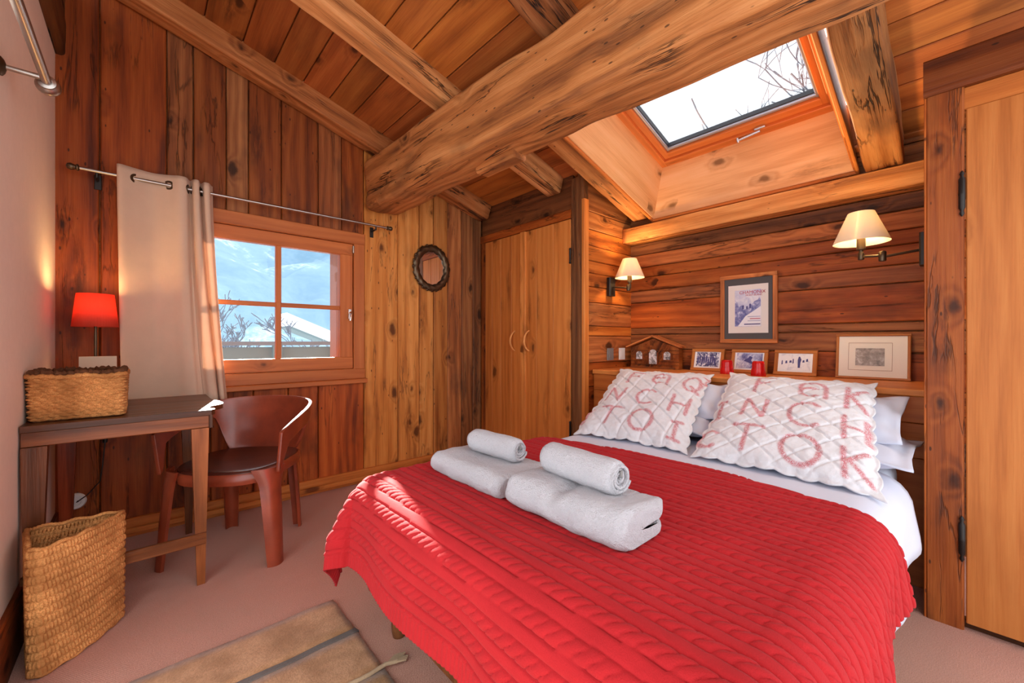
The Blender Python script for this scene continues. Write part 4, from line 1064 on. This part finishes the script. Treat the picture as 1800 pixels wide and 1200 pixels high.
def arch(yc, z0, w, hgt):
    o = [(-w / 2, 0), (w / 2, 0)] + [(w / 2 * math.cos(math.radians(a)), hgt - w / 2 + w / 2 * math.sin(math.radians(a))) for a in range(0, 181, 20)]
    prism('photo', o, (0, -1, 0), (0, 0, 1), (hx0 - 0.006, yc, z0), 0.005, 'photo_small', t)
    for s in (-1, 1): box('shutter', (hx0 - 0.010, yc + s * (w / 2 + 0.006) - 0.006, z0), (hx0 + 0.001, yc + s * (w / 2 + 0.006) + 0.006, z0 + hgt * 0.8), 'wood_wall', t, 0.001, (0.6, 0.5, 0.5))
arch(1.705, 0.915, 0.052, 0.060); arch(1.590, 0.880, 0.062, 0.110); arch(1.478, 0.915, 0.052, 0.060)
box('base_board', (hx0 - 0.015, 1.42, SHZ), (hx0 + 0.05, 1.782, SHZ + 0.012), 'wood_grey', t, 0.002, (1.0, 0.8, 0.7))

for (x, y, lb) in [(2.755, 1.020, 'upturned red tumbler on the ledge nearer the group photo'), (2.735, 0.835, 'upturned red tumbler on the ledge nearer the skier photo')]:
    o = lathe('tumbler', [(0.040, 0.0), (0.041, 0.004), (0.037, 0.035), (0.0365, 0.040), (0.0345, 0.041), (0.0335, 0.07), (0.031, 0.083), (0.026, 0.087), (0.010, 0.088), (0.0, 0.088), (0.0, 0.082), (0.024, 0.081), (0.030, 0.066), (0.037, 0.003)], (x, y, SHZ + 0.0005), (0, 0, 1), 'red_plastic', None, 32)
    tag(o, lb, 'glass', 'red tumblers')

# ---- oval mirror
mc = Vector((1.806, YA - 0.002, 1.667))
mir = thing('oval_mirror', mc, 'small oval mirror in a carved dark bronze frame', 'mirror')
V = []; n1, n2 = 96, 14
for i in range(n1):
    a = 2 * math.pi * i / n1
    for j in range(n2):
        b = 2 * math.pi * j / n2
        orn = 1 + 0.10 * math.sin(a * 24) * max(0, math.cos(b)) + 0.12 * math.sin(a * 15 + 3 * b)
        rx = 0.1475 + 0.029 * math.cos(b) * orn; rz = 0.166 + 0.029 * math.cos(b) * orn
        V.append((mc.x + rx * math.cos(a), mc.y - 0.014 - 0.017 * math.sin(b) * orn, mc.z + rz * math.sin(a)))
fr = fix_normals(obj_from('carved_frame', V, grid_faces(n1, n2, True, True), 'bronze', mir, True))
for i in range(24):
    a = 2 * math.pi * i / 24
    c = mc + Vector((0.172 * math.cos(a), -0.014, 0.191 * math.sin(a)))
    lathe('carved_boss', [(0.0, -0.010), (0.008, -0.007), (0.012, 0.0), (0.008, 0.007), (0.0, 0.010)], c, (0, 1, 0), 'bronze', mir, 8)
prism('mirror_glass', [(0.124 * math.cos(2 * math.pi * i / 48), 0.143 * math.sin(2 * math.pi * i / 48)) for i in range(48)], (1, 0, 0), (0, 0, 1), mc, 0.006, 'mirror_glass', mir, off=0.003)

# ---- curtain rods
def finial(t, P, axis): lathe('finial', [(0.009, 0.0), (0.016, 0.004), (0.016, 0.010), (0.011, 0.014), (0.014, 0.022), (0.017, 0.030), (0.013, 0.042), (0.004, 0.046)], P, axis, 'bronze', t, 16)
rod = thing('curtain_rod', (0.57, YA - 0.08, 1.912), 'thin dark metal curtain rod above the window', 'curtain rod')
RY = YA - 0.08
tube('rod', [(-0.245, RY, 1.912), (1.385, RY, 1.912)], 0.0085, 'steel', rod, 12)
finial(rod, (-0.235, RY, 1.912), (-1, 0, 0)); finial(rod, (1.375, RY, 1.912), (1, 0, 0))
for x in (-0.175, 1.29):
    b = tube('bracket', [(x, YA - 0.002, 1.885), (x, RY, 1.885), (x, RY, 1.902)], 0.006, 'iron', rod, 8)
    box('bracket_plate', (x - 0.014, YA - 0.006, 1.84), (x + 0.014, YA, 1.915), 'iron', rod, 0.003)
rod2 = thing('curtain_rod', (-0.232, 1.0, 1.889), 'thick metal curtain rod on the plaster wall, top left corner', 'curtain rod')
tube('rod', [(-0.232, 0.2, 1.889), (-0.232, 2.03, 1.889)], 0.0125, 'steel', rod2, 16)
lathe('finial', [(0.014, 0.0), (0.022, 0.003), (0.022, 0.012), (0.018, 0.016), (0.026, 0.022), (0.030, 0.030), (0.030, 0.040), (0.022, 0.048), (0.0, 0.052)], (-0.232, 1.985, 1.889), (0, 1, 0), 'steel', rod2, 24)
tube('bracket', [(XL, 1.968, 1.889), (-0.232, 1.968, 1.889)], 0.008, 'steel', rod2, 12)
lathe('wall_flange', [(0.026, 0.0), (0.028, 0.004), (0.020, 0.010), (0.008, 0.014)], (XL, 1.968, 1.889), (1, 0, 0), 'bronze', rod2, 20)

# ---- curtain
ctrl = [(-0.100, 0.020), (-0.085, 0.026), (-0.030, 0.0), (0.040, -0.022), (0.106, 0.0), (0.150, 0.026), (0.178, 0.020), (0.190, -0.012), (0.198, -0.028), (0.206, -0.012), (0.214, 0.022), (0.232, 0.026), (0.240, -0.010), (0.247, -0.030), (0.254, -0.008), (0.262, 0.024), (0.280, 0.024), (0.292, -0.008), (0.302, -0.026)]
def cat(P, t):
    n = len(P) - 1; f = min(max(t, 0), 0.99999) * n; i = int(f); f -= i
    p0, p1, p2, p3 = P[max(i - 1, 0)], P[i], P[i + 1], P[min(i + 2, n)]
    return tuple(0.5 * ((2 * b) + (-a + c) * f + (2 * a - 5 * b + 4 * c - d) * f * f + (-a + 3 * b - 3 * c + d) * f ** 3) for a, b, c, d in zip(p0, p1, p2, p3))
cur = thing('curtain', (0.12, RY, 0.69), 'long beige linen curtain with eyelets drawn to the left of the window', 'curtain')
nu, nv = 150, 50; V = []
for i in range(nu):
    tt = i / (nu - 1)
    for j in range(nv):
        q = j / (nv - 1); z = 1.965 - 1.285 * q
        x, y = cat(ctrl, tt)
        w = 1 + 0.22 * q ** 1.5
        x2 = -0.100 + (x + 0.100) * w + 0.018 * q * math.sin(tt * 9 + 1.0 + q)
        y2 = y * (1 - 0.25 * q) + 0.020 * q * math.sin(tt * 13 + 2.2 * q) * (1 if tt < 0.45 else 0.5) 
        z2 = z + 0.012 * math.sin(tt * 5) * (1 - q) * 0.3
        V.append((x2, RY - 0.012 * q - y2, z2))
cl = obj_from('cloth', V, grid_faces(nu, nv), 'linen', cur, True)
md = cl.modifiers.new('thickness', 'SOLIDIFY'); md.thickness = 0.003
for xx, nrm in [(-0.030, (0.55, -0.9, 0)), (0.106, (-0.45, -0.9, 0)), (0.187, (1, -0.3, 0)), (0.210, (1, 0.3, 0)), (0.243, (1, -0.3, 0)), (0.258, (1, 0.3, 0))]:
    lathe('eyelet', [(0.0135, -0.004), (0.025, -0.004), (0.026, 0.0), (0.025, 0.004), (0.0135, 0.004)], (xx, RY, 1.912), nrm, 'bronze', cur, 20, closed=True)

# ================================================================== DESK CORNER
DZ = 0.752
desk = thing('desk', (-0.05, 2.5, 0), 'dark stained wooden desk with ogee shaped corner and low stretcher', 'desk')
oge = [(-0.320, 2.205), (0.222, 2.205), (0.236, 2.225), (0.238, 2.250), (0.225, 2.275), (0.222, 2.305), (0.235, 2.335), (0.262, 2.360), (0.285, 2.395), (0.292, 2.44), (0.285, 2.52), (0.268, 2.58), (0.262, 2.66), (0.262, 2.885), (-0.320, 2.885)]
prism('top', [(x + 0.05, y - 2.5) for x, y in oge], (1, 0, 0), (0, 1, 0), (-0.05, 2.5, DZ - 0.022), 0.022, 'wood_dark', desk, tint=(0.85, 0.75, 0.7))
box('apron', (-0.318, 2.212, 0.676), (0.212, 2.236, DZ - 0.022), 'wood_dark', desk, 0.003, (1.5, 1.25, 1.1))
box('apron_end', (0.212, 2.208, 0.674), (0.228, 2.238, DZ - 0.022), 'wood_dark', desk, 0.003, (0.55, 0.5, 0.45))
box('apron', (-0.318, 2.845, 0.676), (0.212, 2.869, DZ - 0.022), 'wood_dark', desk, 0.003, (0.9, 0.8, 0.7))
def dleg(x0t, x1t, x0b, x1b, yc, tint):
    V = []
    zs = [0.0, 0.30, 0.676]
    for z in zs:
        f = z / 0.676; a = x0b + (x0t - x0b) * f; b = x1b + (x1t - x1b) * f; w = 0.012 + 0.012 * f
        V += [(a, yc - w, z), (b, yc - w, z), (b, yc + w, z), (a, yc + w, z)]
    F = grid_faces(3, 4, False, True) + [(0, 1, 2, 3), (8, 9, 10, 11)]
    o = fix_normals(obj_from('leg', [(v[2], v[0], v[1]) for v in V], F, 'wood_dark', None, tint=tint))
    o.parent = desk; o.matrix_basis = Matrix(((0, 1, 0, 0), (0, 0, 1, 0), (1, 0, 0, 0), (0, 0, 0, 1))); o.location = -desk.location
dleg(0.152, 0.212, 0.172, 0.200, 2.226, (2.0, 1.7, 1.4)); dleg(-0.318, -0.255, -0.310, -0.275, 2.226, (1.2, 1.05, 1.0))
dleg(0.152, 0.212, 0.172, 0.200, 2.855, (1.0, 0.9, 0.8)); dleg(-0.300, -0.235, -0.290, -0.255, 2.855, (1.9, 0.95, 0.8))
box('stretcher', (-0.318, 2.196, 0.178), (0.203, 2.213, 0.226), 'wood_dark', desk, 0.003, (1.3, 1.1, 0.9))

# ---- woven basket on the desk
def weave_wall(name, path, z0, z1, rows, per, mat, parent, flare=0.0, amp=0.005, th=0.006, step=0.0045, closed=True, lean=(0, 0), centre=None, vertical=False):
    """woven wall following a closed plan path: strands swell in and out over the stakes"""
    P = [Vector((x, y, 0)) for x, y in path]; N = len(P)
    seg = [(P[(i + 1) % N] - P[i]).length for i in range(N if closed else N - 1)]; tot = sum(seg)
    n = int(tot / step); pts = []
    for k in range(n):
        d = tot * k / n; i = 0
        while i < len(seg) - 1 and d > seg[i]: d -= seg[i]; i += 1
        pts.append(P[i].lerp(P[(i + 1) % N], min(1, d / seg[i])))
    sm = pts
    for _ in range(3): sm = [(sm[i - 1] + sm[i] * 2 + sm[(i + 1) % n]) / 4 for i in range(n)]
    c = Vector((centre[0], centre[1], 0)) if centre else sum(sm, Vector()) / n
    m = rows * (8 if vertical else 5); V = []; ns = max(2, round(tot / per / 2) * 2)
    for k in range(n):
        tg = (sm[(k + 1) % n] - sm[k - 1]).normalized(); nr = Vector((tg.y, -tg.x, 0))
        if nr.dot(sm[k] - c) < 0: nr = -nr
        for j in range(m + 1):
            q = j / m; z = z0 + (z1 - z0) * q
            r = q * rows; ri = int(min(r, rows - 1e-6)); fr_ = r - ri
            s = k / n * ns
            if vertical:
                cs = s; ci = int(cs); fs = cs - ci
                w = abs(math.sin(math.pi * (s + 0.5 * (ri % 2) + 0.18 * fr_))) ** 0.6 * max(0.0, math.sin(math.pi * fr_)) ** 0.4
            else:
                w = math.sin(math.pi * fr_) ** 0.7 * (0.45 + 0.55 * math.cos(math.pi * (s + (ri % 2))))
            off = amp * w + flare * q + 0.0015 * mnoise.noise(Vector((s * 0.7, r * 1.3, 2)))
            p = sm[k] + nr * off
            V.append((p.x + lean[0] * q, p.y + lean[1] * q, z + 0.0012 * math.sin(s * 3 + ri)))
    o = obj_from(name, V, grid_faces(n, m + 1, True), mat, parent, True)
    md = o.modifiers.new('thickness', 'SOLIDIFY'); md.thickness = th; md.offset = -1
    return o, sm
bk = thing('storage_basket', (-0.18, 2.41, DZ), 'rectangular woven rush basket with dark rim on the desk', 'basket')
bp = [(-0.300, 2.285), (-0.068, 2.275), (-0.060, 2.29), (-0.060, 2.52), (-0.075, 2.535), (-0.300, 2.535), (-0.308, 2.52), (-0.308, 2.295)]
o, sm = weave_wall('woven_wall', bp, DZ + 0.003, 0.915, 15, 0.016, 'rush', bk, 0.006, 0.0095, 0.007, 0.0035)
box('bottom', (-0.300, 2.285, DZ + 0.001), (-0.070, 2.53, DZ + 0.008), 'rush_dark', bk, 0.002)
def rope_rim(name, sm, z, r, mat, parent, grow, tw=60, amp=0.3, zfn=None, shift=(0, 0)):
    c = sum(sm, Vector()) / len(sm); path = []; rad = []
    n = len(sm)
    for k in range(0, n, 2):
        d = (sm[k] - c); p = c + d * (1 + grow / d.length)
        path.append((p.x + shift[0], p.y + shift[1], z + 0.003 * math.sin(k * 0.21) + (zfn(p) if zfn else 0))); rad.append(r * (1 + amp * math.sin(k * tw / n * 2 * math.pi / 2)))
    return tube(name, path, rad, mat, parent, 8, True, True)
rope_rim('rim', sm, 0.918, 0.009, 'rush', bk, 0.008, 90, 0.25)
rope_rim('rim', sm, 0.930, 0.010, 'rush_dark', bk, -0.002, 110, 0.4)

# ---- red lamp, card
lc = Vector((-0.170, 2.80, DZ))
t = thing('table_lamp', lc, 'small table lamp with pleated red shade glowing on the desk', 'lamp')
lathe('base', [(0.055, 0.0), (0.055, 0.010), (0.020, 0.018), (0.008, 0.03)], lc, (0, 0, 1), 'bronze', t, 28)
tube('stem', [lc + Vector((0, 0, 0.02)), lc + Vector((0, 0, 0.44))], 0.006, 'bronze', t, 10)
lathe('shade', [(0.081, 0.368), (0.065, 0.525), (0.0635, 0.525), (0.0795, 0.368)], lc, (0, 0, 1), 'shade_red', t, 96, closed=True, pleat=0.012, sharp=180)
lathe('bulb', [(0.008, 0.435), (0.020, 0.45), (0.024, 0.468), (0.018, 0.486), (0.0, 0.492)], lc, (0, 0, 1), 'bulb', t, 16)
ld = bpy.data.lights.new('lamp_glow', 'POINT'); ld.energy = 2.6; ld.color = (1.0, 0.60, 0.25); ld.shadow_soft_size = 0.024
lo = bpy.data.objects.new('lamp_glow', ld); COL.objects.link(lo); lo.parent = t; lo.location = (0, 0, 0.50)
a, b = Vector((-0.155, 2.67, 0.753)), Vector((-0.155, 2.72, 0.980))
o = board('booklet', (a + b) / 2, (1, 0.05, 0), (b - a), 0.125, (b - a).length, 0.010, 'card', None, (1, 1, 1), 0.002)
tag(o, 'beige booklet standing behind the basket on the desk', 'book')

# cord with switch and wall socket under the desk
t = thing('lamp_cord', (-0.13, 2.87, 0.25), 'thin black lamp cord with inline switch hanging under the desk', 'cord')
tube('cable', [(-0.105, 2.895, 0.745), (-0.112, 2.95, 0.68), (-0.135, 2.97, 0.62), (-0.145, 2.98, 0.55), (-0.155, 2.98, 0.42), (-0.165, 2.99, 0.33), (-0.21, 3.0, 0.27), (-0.25, 3.0, 0.24)], 0.0028, 'black_plastic', t, 6)
tube('inline_switch', [(-0.137, 2.972, 0.61), (-0.147, 2.98, 0.53)], [0.009, 0.010], 'black_plastic', t, 8)
t = thing('wall_socket', (-0.255, YA, 0.24), 'round white wall socket low down under the desk', 'socket')
lathe('cover', [(0.040, 0.0), (0.040, 0.014), (0.034, 0.020), (0.022, 0.020), (0.020, 0.012), (0.0, 0.012)], (-0.255, YA - 0.0, 0.24), (0, -1, 0), 'white_plastic', t, 28)
for s in (-1, 1): lathe('pin_hole', [(0.004, 0.0), (0.004, 0.002)], (-0.255 + s * 0.009, YA - 0.012, 0.24), (0, -1, 0), 'black_plastic', t, 8)

# ---- corner waste basket
wb = thing('waste_basket', (-0.20, 2.07, 0), 'tall quarter round woven rush waste basket beside the desk', 'basket')
cx_, cy_ = -0.285, 2.165
plan = [(-0.296, 2.165), (-0.262, 1.945), (-0.240, 1.932)] + [(-0.240 + 0.182 * f, 1.932 + 0.218 * f - 0.030 * math.sin(math.pi * f) * 1.0) for f in [i / 10 for i in range(1, 10)]] + [(-0.058, 2.148), (-0.066, 2.163)]
plan = [(x, y) for x, y in plan]
o, sm = weave_wall('woven_wall', plan, 0.004, 0.400, 15, 0.0095, 'rush', wb, 0.004, 0.0085, 0.006, 0.0024, True, (0.0, 0.0), (-0.2, 2.08), True)
prism('bottom', [(x + 0.2, y - 2.07) for x, y in plan], (1, 0, 0), (0, 1, 0), (-0.20, 2.07, 0.002), 0.008, 'rush_dark', wb)
rope_rim('rim', sm, 0.402, 0.0065, 'rush', wb, 0.003, 160, 0.2)
rope_rim('foot_rim', sm, 0.009, 0.006, 'rush', wb, 0.002, 160, 0.2)

# ---- chair
ch = thing('armchair', (0.385, 2.50, 0), 'glossy red brown moulded armchair with wrapped arms beside the desk', 'chair')
fx_, fy_ = -0.60, -0.80
def cw(x, y, z): return Vector((0.385 + fx_ * x - fy_ * y, 2.50 + fy_ * x + fx_ * y, z))    # local x forward, y to the chair's left... mirrored below
def cw(x, y, z):
    f = Vector((fx_, fy_, 0)); s = Vector((-fy_, fx_, 0))     # s: towards +X side of the room (camera right)
    return Vector((0.385, 2.50, z)) + f * x + s * y
def squircle(a, rx, ry, e=3.2):
    c, s = math.cos(a), math.sin(a); k = (abs(c) ** e + abs(s) ** e) ** (-1 / e); return rx * c * k, ry * s * k
V = []; n = 56; rings = [(0.0, 0.448), (0.4, 0.449), (0.75, 0.453), (0.92, 0.458), (0.985, 0.455), (1.0, 0.445), (0.995, 0.425), (0.96, 0.415), (0.5, 0.420), (0.0, 0.420)]
for (f, z) in rings:
    for k in range(n):
        x, y = squircle(2 * math.pi * k / n, 0.225 * f, 0.235 * f)
        droop = 0.018 * max(0, x / 0.225) ** 3 * f
        V.append(cw(x + 0.01, y, z - droop - 0.01 * (1 - f) * (1 if z > 0.43 else 0)))
fix_normals(obj_from('seat', V, grid_faces(len(rings), n, False, True), 'chair_seat', ch, True, sharp=60))
V = []; rr_ = [(1.0, 0.452), (1.035, 0.446), (1.04, 0.420), (1.02, 0.402), (0.985, 0.402), (0.985, 0.440)]
for (f, z) in rr_:
    for k in range(n):
        x, y = squircle(2 * math.pi * k / n, 0.225 * f, 0.235 * f)
        V.append(cw(x + 0.01, y, z - 0.018 * max(0, x / 0.225) ** 3 * f))
fix_normals(obj_from('seat_rim', V, grid_faces(len(rr_), n, True, True), 'chair_leather', ch, True, sharp=60))
# wrapped back and arms
path = [(0.205, -0.262), (0.13, -0.268), (0.04, -0.270), (-0.06, -0.262), (-0.15, -0.235), (-0.215, -0.175), (-0.245, -0.09), (-0.252, 0.0), (-0.245, 0.09), (-0.215, 0.175), (-0.15, 0.235), (-0.06, 0.262), (0.04, 0.270), (0.13, 0.268), (0.205, 0.262)]
m = 90; nh = 14; V = []
for i in range(m + 1):
    tt = i / m; x, y = cat(path, tt); s = abs(tt - 0.5) * 2           # 0 back, 1 arm end
    top = 0.735 - 0.115 * s ** 2.2
    def sst(a, b, v): q = min(1, max(0, (v - a) / (b - a))); return q * q * (3 - 2 * q)
    bot_back = 0.445; bot_arm = top - 0.085
    bot = bot_back + (bot_arm - bot_back) * sst(0.30, 0.42, s)
    bot = bot + (0.435 - bot) * sst(0.86, 0.97, s)
    L = math.hypot(x, y)
    for j in range(nh + 1):
        q = j / nh; z = bot + (top - bot) * q
        fl = 0.040 * ((z - 0.44) / 0.3) - 0.03 * (1 - min(1, (z - 0.42) / 0.12)) * (1 - s)
        V.append(cw(x + x / L * fl * (0.6 if s > 0.7 else 1), y + y / L * fl, z))
bk_ = obj_from('backrest', V, grid_faces(m + 1, nh + 1), 'chair_leather', ch, True)
md = bk_.modifiers.new('thickness', 'SOLIDIFY'); md.thickness = 0.016; md.offset = 0
md = bk_.modifiers.new('soft_edges', 'BEVEL'); md.width = 0.005; md.segments = 2; md.limit_method = 'ANGLE'; md.angle_limit = math.radians(50)
# legs: channel section, splayed
for (xt, yt, xb, yb, wd) in [(0.190, 0.220, 0.215, 0.262, 0.105), (0.190, -0.220, 0.215, -0.262, 0.105), (-0.175, 0.165, -0.225, 0.185, 0.088), (-0.175, -0.165, -0.225, -0.185, 0.088)]:
    V = []; nz = 14; oa = math.atan2(yb, xb)
    for i in range(nz + 1):
        q = i / nz; z = 0.452 * (1 - q)
        x = xt + (xb - xt) * q ** 0.8; y = yt + (yb - yt) * q ** 0.8
        w = wd * (1.0 - 0.30 * q) * (1 + 0.5 * max(0, 1 - q * 6))
        d = 0.030 * (1 - 0.3 * q)
        er = Vector((math.cos(oa), math.sin(oa))); et = Vector((-er.y, er.x))
        for k in range(13):
            b = -1 + 2 * k / 12; p = Vector((x, y)) + et * (b * w / 2) + er * (d * (1 - b * b) * 0.9 - 0.01)
            V.append(cw(p.x, p.y, z))
        for k in range(12, -1, -1):
            b = -1 + 2 * k / 12; p = Vector((x, y)) + et * (b * w / 2 * 0.86) + er * (d * (1 - b * b) * 0.9 - 0.022)
            V.append(cw(p.x, p.y, z))
    F = grid_faces(nz + 1, 26, False, True) + [tuple(range(25, -1, -1)), tuple(nz * 26 + k for k in range(26))]
    fix_normals(obj_from('leg', V, F, 'chair_leather', ch, True, sharp=50))

# ---- rug of stitched strips
rug = thing('rug', (0.1, 1.2, 0), 'tan patchwork rug of long strips with a grey seam at the foot of the bed', 'rug')
def strip(y0, y1, mat, x1=0.57, z=0.010):
    V = []; n, mm = 40, 6
    for i in range(n + 1):
        for j in range(mm + 1):
            x = -0.28 + (x1 + 0.28) * i / n; y = y0 + (y1 - y0) * j / mm
            V.append((x + (0.006 * mnoise.noise(Vector((y * 30, 1, 2))) if i == n else 0), y + 0.004 * mnoise.noise(Vector((x * 6, j, y0 * 5))) * (1 if j in (0, mm) else 0), z + 0.003 * mnoise.noise(Vector((x * 9, y * 9, 3)))))
    o = obj_from('strip', V, grid_faces(n + 1, mm + 1), mat, rug, True); md = o.modifiers.new('thickness', 'SOLIDIFY'); md.thickness = 0.007; md.offset = -1
for (y0, y1, mat) in [(1.485, 1.712, 'rug_tan'), (1.255, 1.462, 'rug_tan'), (1.02, 1.242, 'rug_brown'), (0.80, 1.01, 'rug_tan'), (0.56, 0.79, 'rug_brown')]: strip(y0, y1, mat)
strip(1.463, 1.484, 'rug_grey', 0.575, 0.0125)
for yy in (1.248, 1.015):
    tube('seam_cord', [(-0.28 + 0.86 * i / 30, yy + 0.003 * math.sin(i * 1.3), 0.013) for i in range(31)] + [(0.615, yy - 0.01, 0.012)], 0.0065, 'rug_cord', rug, 8)
    for k in range(7): tube('tassel', [(0.585, yy, 0.014), (0.615, yy + 0.01 * (k - 3) * 0.5, 0.014), (0.640 + 0.006 * (k % 3), yy + 0.006 * (k - 3), 0.008)], 0.0035, 'rug_cord', rug, 6)

# ================================================================== OUTSIDE
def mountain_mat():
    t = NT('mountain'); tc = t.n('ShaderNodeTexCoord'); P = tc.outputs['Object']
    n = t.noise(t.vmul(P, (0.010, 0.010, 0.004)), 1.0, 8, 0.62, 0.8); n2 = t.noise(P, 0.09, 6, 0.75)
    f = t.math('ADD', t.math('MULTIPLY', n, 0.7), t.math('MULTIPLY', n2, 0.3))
    c = t.ramp(f, [(0.42, (0.13, 0.235, 0.32)), (0.57, (0.19, 0.305, 0.39)), (0.66, (0.60, 0.68, 0.76))])  # blue of the distant haze is painted into these base colours
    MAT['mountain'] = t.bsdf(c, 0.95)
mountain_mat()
simple('snow', (0.86, 0.90, 0.95), 0.7); simple('twig', (0.095, 0.10, 0.125), 0.9); simple('rail_wood', (0.11, 0.155, 0.155), 0.8); simple('rail_dark', (0.12, 0.13, 0.15), 0.8)
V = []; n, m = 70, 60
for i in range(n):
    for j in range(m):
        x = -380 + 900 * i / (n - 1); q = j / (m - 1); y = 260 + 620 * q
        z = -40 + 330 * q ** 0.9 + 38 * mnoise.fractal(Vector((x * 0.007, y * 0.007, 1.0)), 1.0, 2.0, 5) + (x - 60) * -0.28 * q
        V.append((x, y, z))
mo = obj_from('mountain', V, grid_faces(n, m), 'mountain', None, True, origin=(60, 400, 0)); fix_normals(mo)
tag(mo, 'snow streaked mountainside with blue haze painted into its colour, seen through the window', 'mountain')

rl = thing('balcony_railing', (0.7, 4.6, 0), 'grey timber balcony railing outside the window', 'railing')
box('hand_rail', (-1.6, 4.56, 1.012), (3.2, 4.68, 1.050), 'rail_dark', rl, 0.004)
for z0 in (0.20, 0.42, 0.64, 0.84): box('rail_board', (-1.6, 4.62, z0), (3.2, 4.645, z0 + (0.205 if z0 < 0.8 else 0.155)), 'rail_wood', rl, 0.004)
for x in (-0.9, 0.14, 0.99, 1.56, 2.6): box('post', (x - 0.04, 4.56, -0.3), (x + 0.04, 4.62, 1.012), 'rail_wood', rl, 0.004)
# neighbouring snow covered roof edge
a, b = Vector((3.35, 14.0, 1.60)), Vector((4.50, 14.0, 1.12))
rf = thing('snowy_roof', (3.0, 14.5, 0.0), 'snow covered eave of a neighbouring roof beyond the railing', 'roof')
board('snow_layer', (a + b) / 2 + Vector((0, 0.5, 0.12)), b - a, (0, 1, 0), (b - a).length + 0.3, 1.2, 0.34, 'snow', rf, (1, 1, 1), 0.05)
board('fascia', (a + b) / 2 + Vector((0, 0.5, -0.09)), b - a, (0, 1, 0), (b - a).length, 1.1, 0.08, 'rail_wood', rf, (0.7, 0.7, 0.7), 0.01)
board('wall', Vector((3.3, 17.0, -0.9)), (0, 0, 1), (1, 0, 0), 2.6, 1.6, 0.6, 'rail_wood', rf, (1, 1, 1), 0.01)

def bare_tree(base, hgt, label, group, seed, spread=0.5, r0=0.05, depth=5, cat_='tree', rmin=0.0):
    rr = random.Random(seed); V, F = [], []
    def br(p, d, L, r, k):
        steps = 3; path = [p]; rad = [r]
        for i in range(steps):
            d = (d + Vector((rr.uniform(-1, 1), rr.uniform(-1, 1), rr.uniform(-0.5, 0.9))) * 0.16).normalized()
            p = p + d * (L / steps); path.append(p); rad.append(max(rmin, r * (1 - 0.35 * (i + 1) / steps)))
        v, f = tube_vf(path, rad, 4 if k < 3 else 3, False); b0 = len(V); V.extend(v); F.extend([tuple(b0 + q for q in ff) for ff in f])
        if k >= depth: return
        for _ in range(rr.choice((2, 3, 3)) if k else 4):
            i = rr.randint(1, steps); nd = (d + Vector((rr.uniform(-1, 1), rr.uniform(-1, 1), rr.uniform(-0.3, 0.6))) * spread * 1.5).normalized()
            br(path[i], nd, L * rr.uniform(0.55, 0.8), rad[i] * 0.62, k + 1)
    br(Vector(base), Vector((0, 0, 1)), hgt * 0.42, r0, 0)
    o = obj_from('bare_tree', V, F, 'twig', None, origin=base)
    return tag(o, label, cat_, group)
bare_tree((8.6, 1.6, -1.5), 12.0, 'bare winter tree whose twigs show through the skylight', None, 15, 0.60, 0.09, 6, 'tree', 0.009)
for i, (x, y, s, lb) in enumerate([(1.05, 13.0, 3, 'bare shrub outside, left window pane'), (2.0, 13.4, 4, 'bare shrub outside, left of the window mullion'), (3.4, 12.5, 5, 'bare shrub outside, right window pane below the bar')]):
    bare_tree((x, y, -1.6), 3.4 if i != 2 else 3.2, lb, 'bare winter shrubs beyond the railing', 30 + s, 0.55, 0.032, 6, 'shrub', 0.011)
# eave over the window outside
V, F = slab([(-0.9, 3.4, 3.30, 4.1)], 0.10, 0.30)
ev = tag(obj_from('trim_3', V, F, 'wood_grey', None, tint=(0.7, 0.6, 0.5)), kind='structure')

# ================================================================== SUB-PARTS
def kids(e, *names): return [c for c in e.children if c.name.split('.')[0] in names]
for e, main, subs in ((win, 'sash_rail', ('sash_stile', 'mullion', 'glazing_bar', 'pane', 'handle_plate', 'handle')), (sky, 'sash_rail', ('glazing_bead', 'seal', 'pane', 'handle', 'handle_plate', 'handle_hook'))):
    ms = kids(e, main); ms[0].name = 'sash'
    SUB += [(c, ms[0]) for c in ms[1:] + kids(e, *subs)]
for o in list(COL.objects):
    if o.parent is None and o.type == 'EMPTY':
        n = o.name.split('.')[0]
        if n == 'wall_lamp' or n == 'table_lamp':
            k = kids(o, 'socket', 'stem')[0]; SUB += [(c, k) for c in kids(o, 'bulb')]
        if n == 'light_switch': SUB += [(c, kids(o, 'cover_plate')[0]) for c in kids(o, 'rocker')]
        if n in ('framed_poster', 'framed_engraving', 'framed_photo'):
            k = kids(o, 'print')[0]; SUB += [(c, k) for c in kids(o, 'figure', 'skier_figure', 'mountain_shape', 'snow_slope', 'title', 'subtitle', 'text_line')]
        if n == 'house_frame': SUB += [(c, kids(o, 'body')[0]) for c in kids(o, 'log_line', 'photo', 'shutter')]
        if n == 'oval_mirror': SUB += [(c, kids(o, 'carved_frame')[0]) for c in kids(o, 'carved_boss')]
bpy.context.view_layer.update()
for c, p in SUB:
    w = c.matrix_world.copy(); c.parent = p; c.matrix_parent_inverse = p.matrix_world.inverted(); c.matrix_basis = w
bpy.context.view_layer.update()
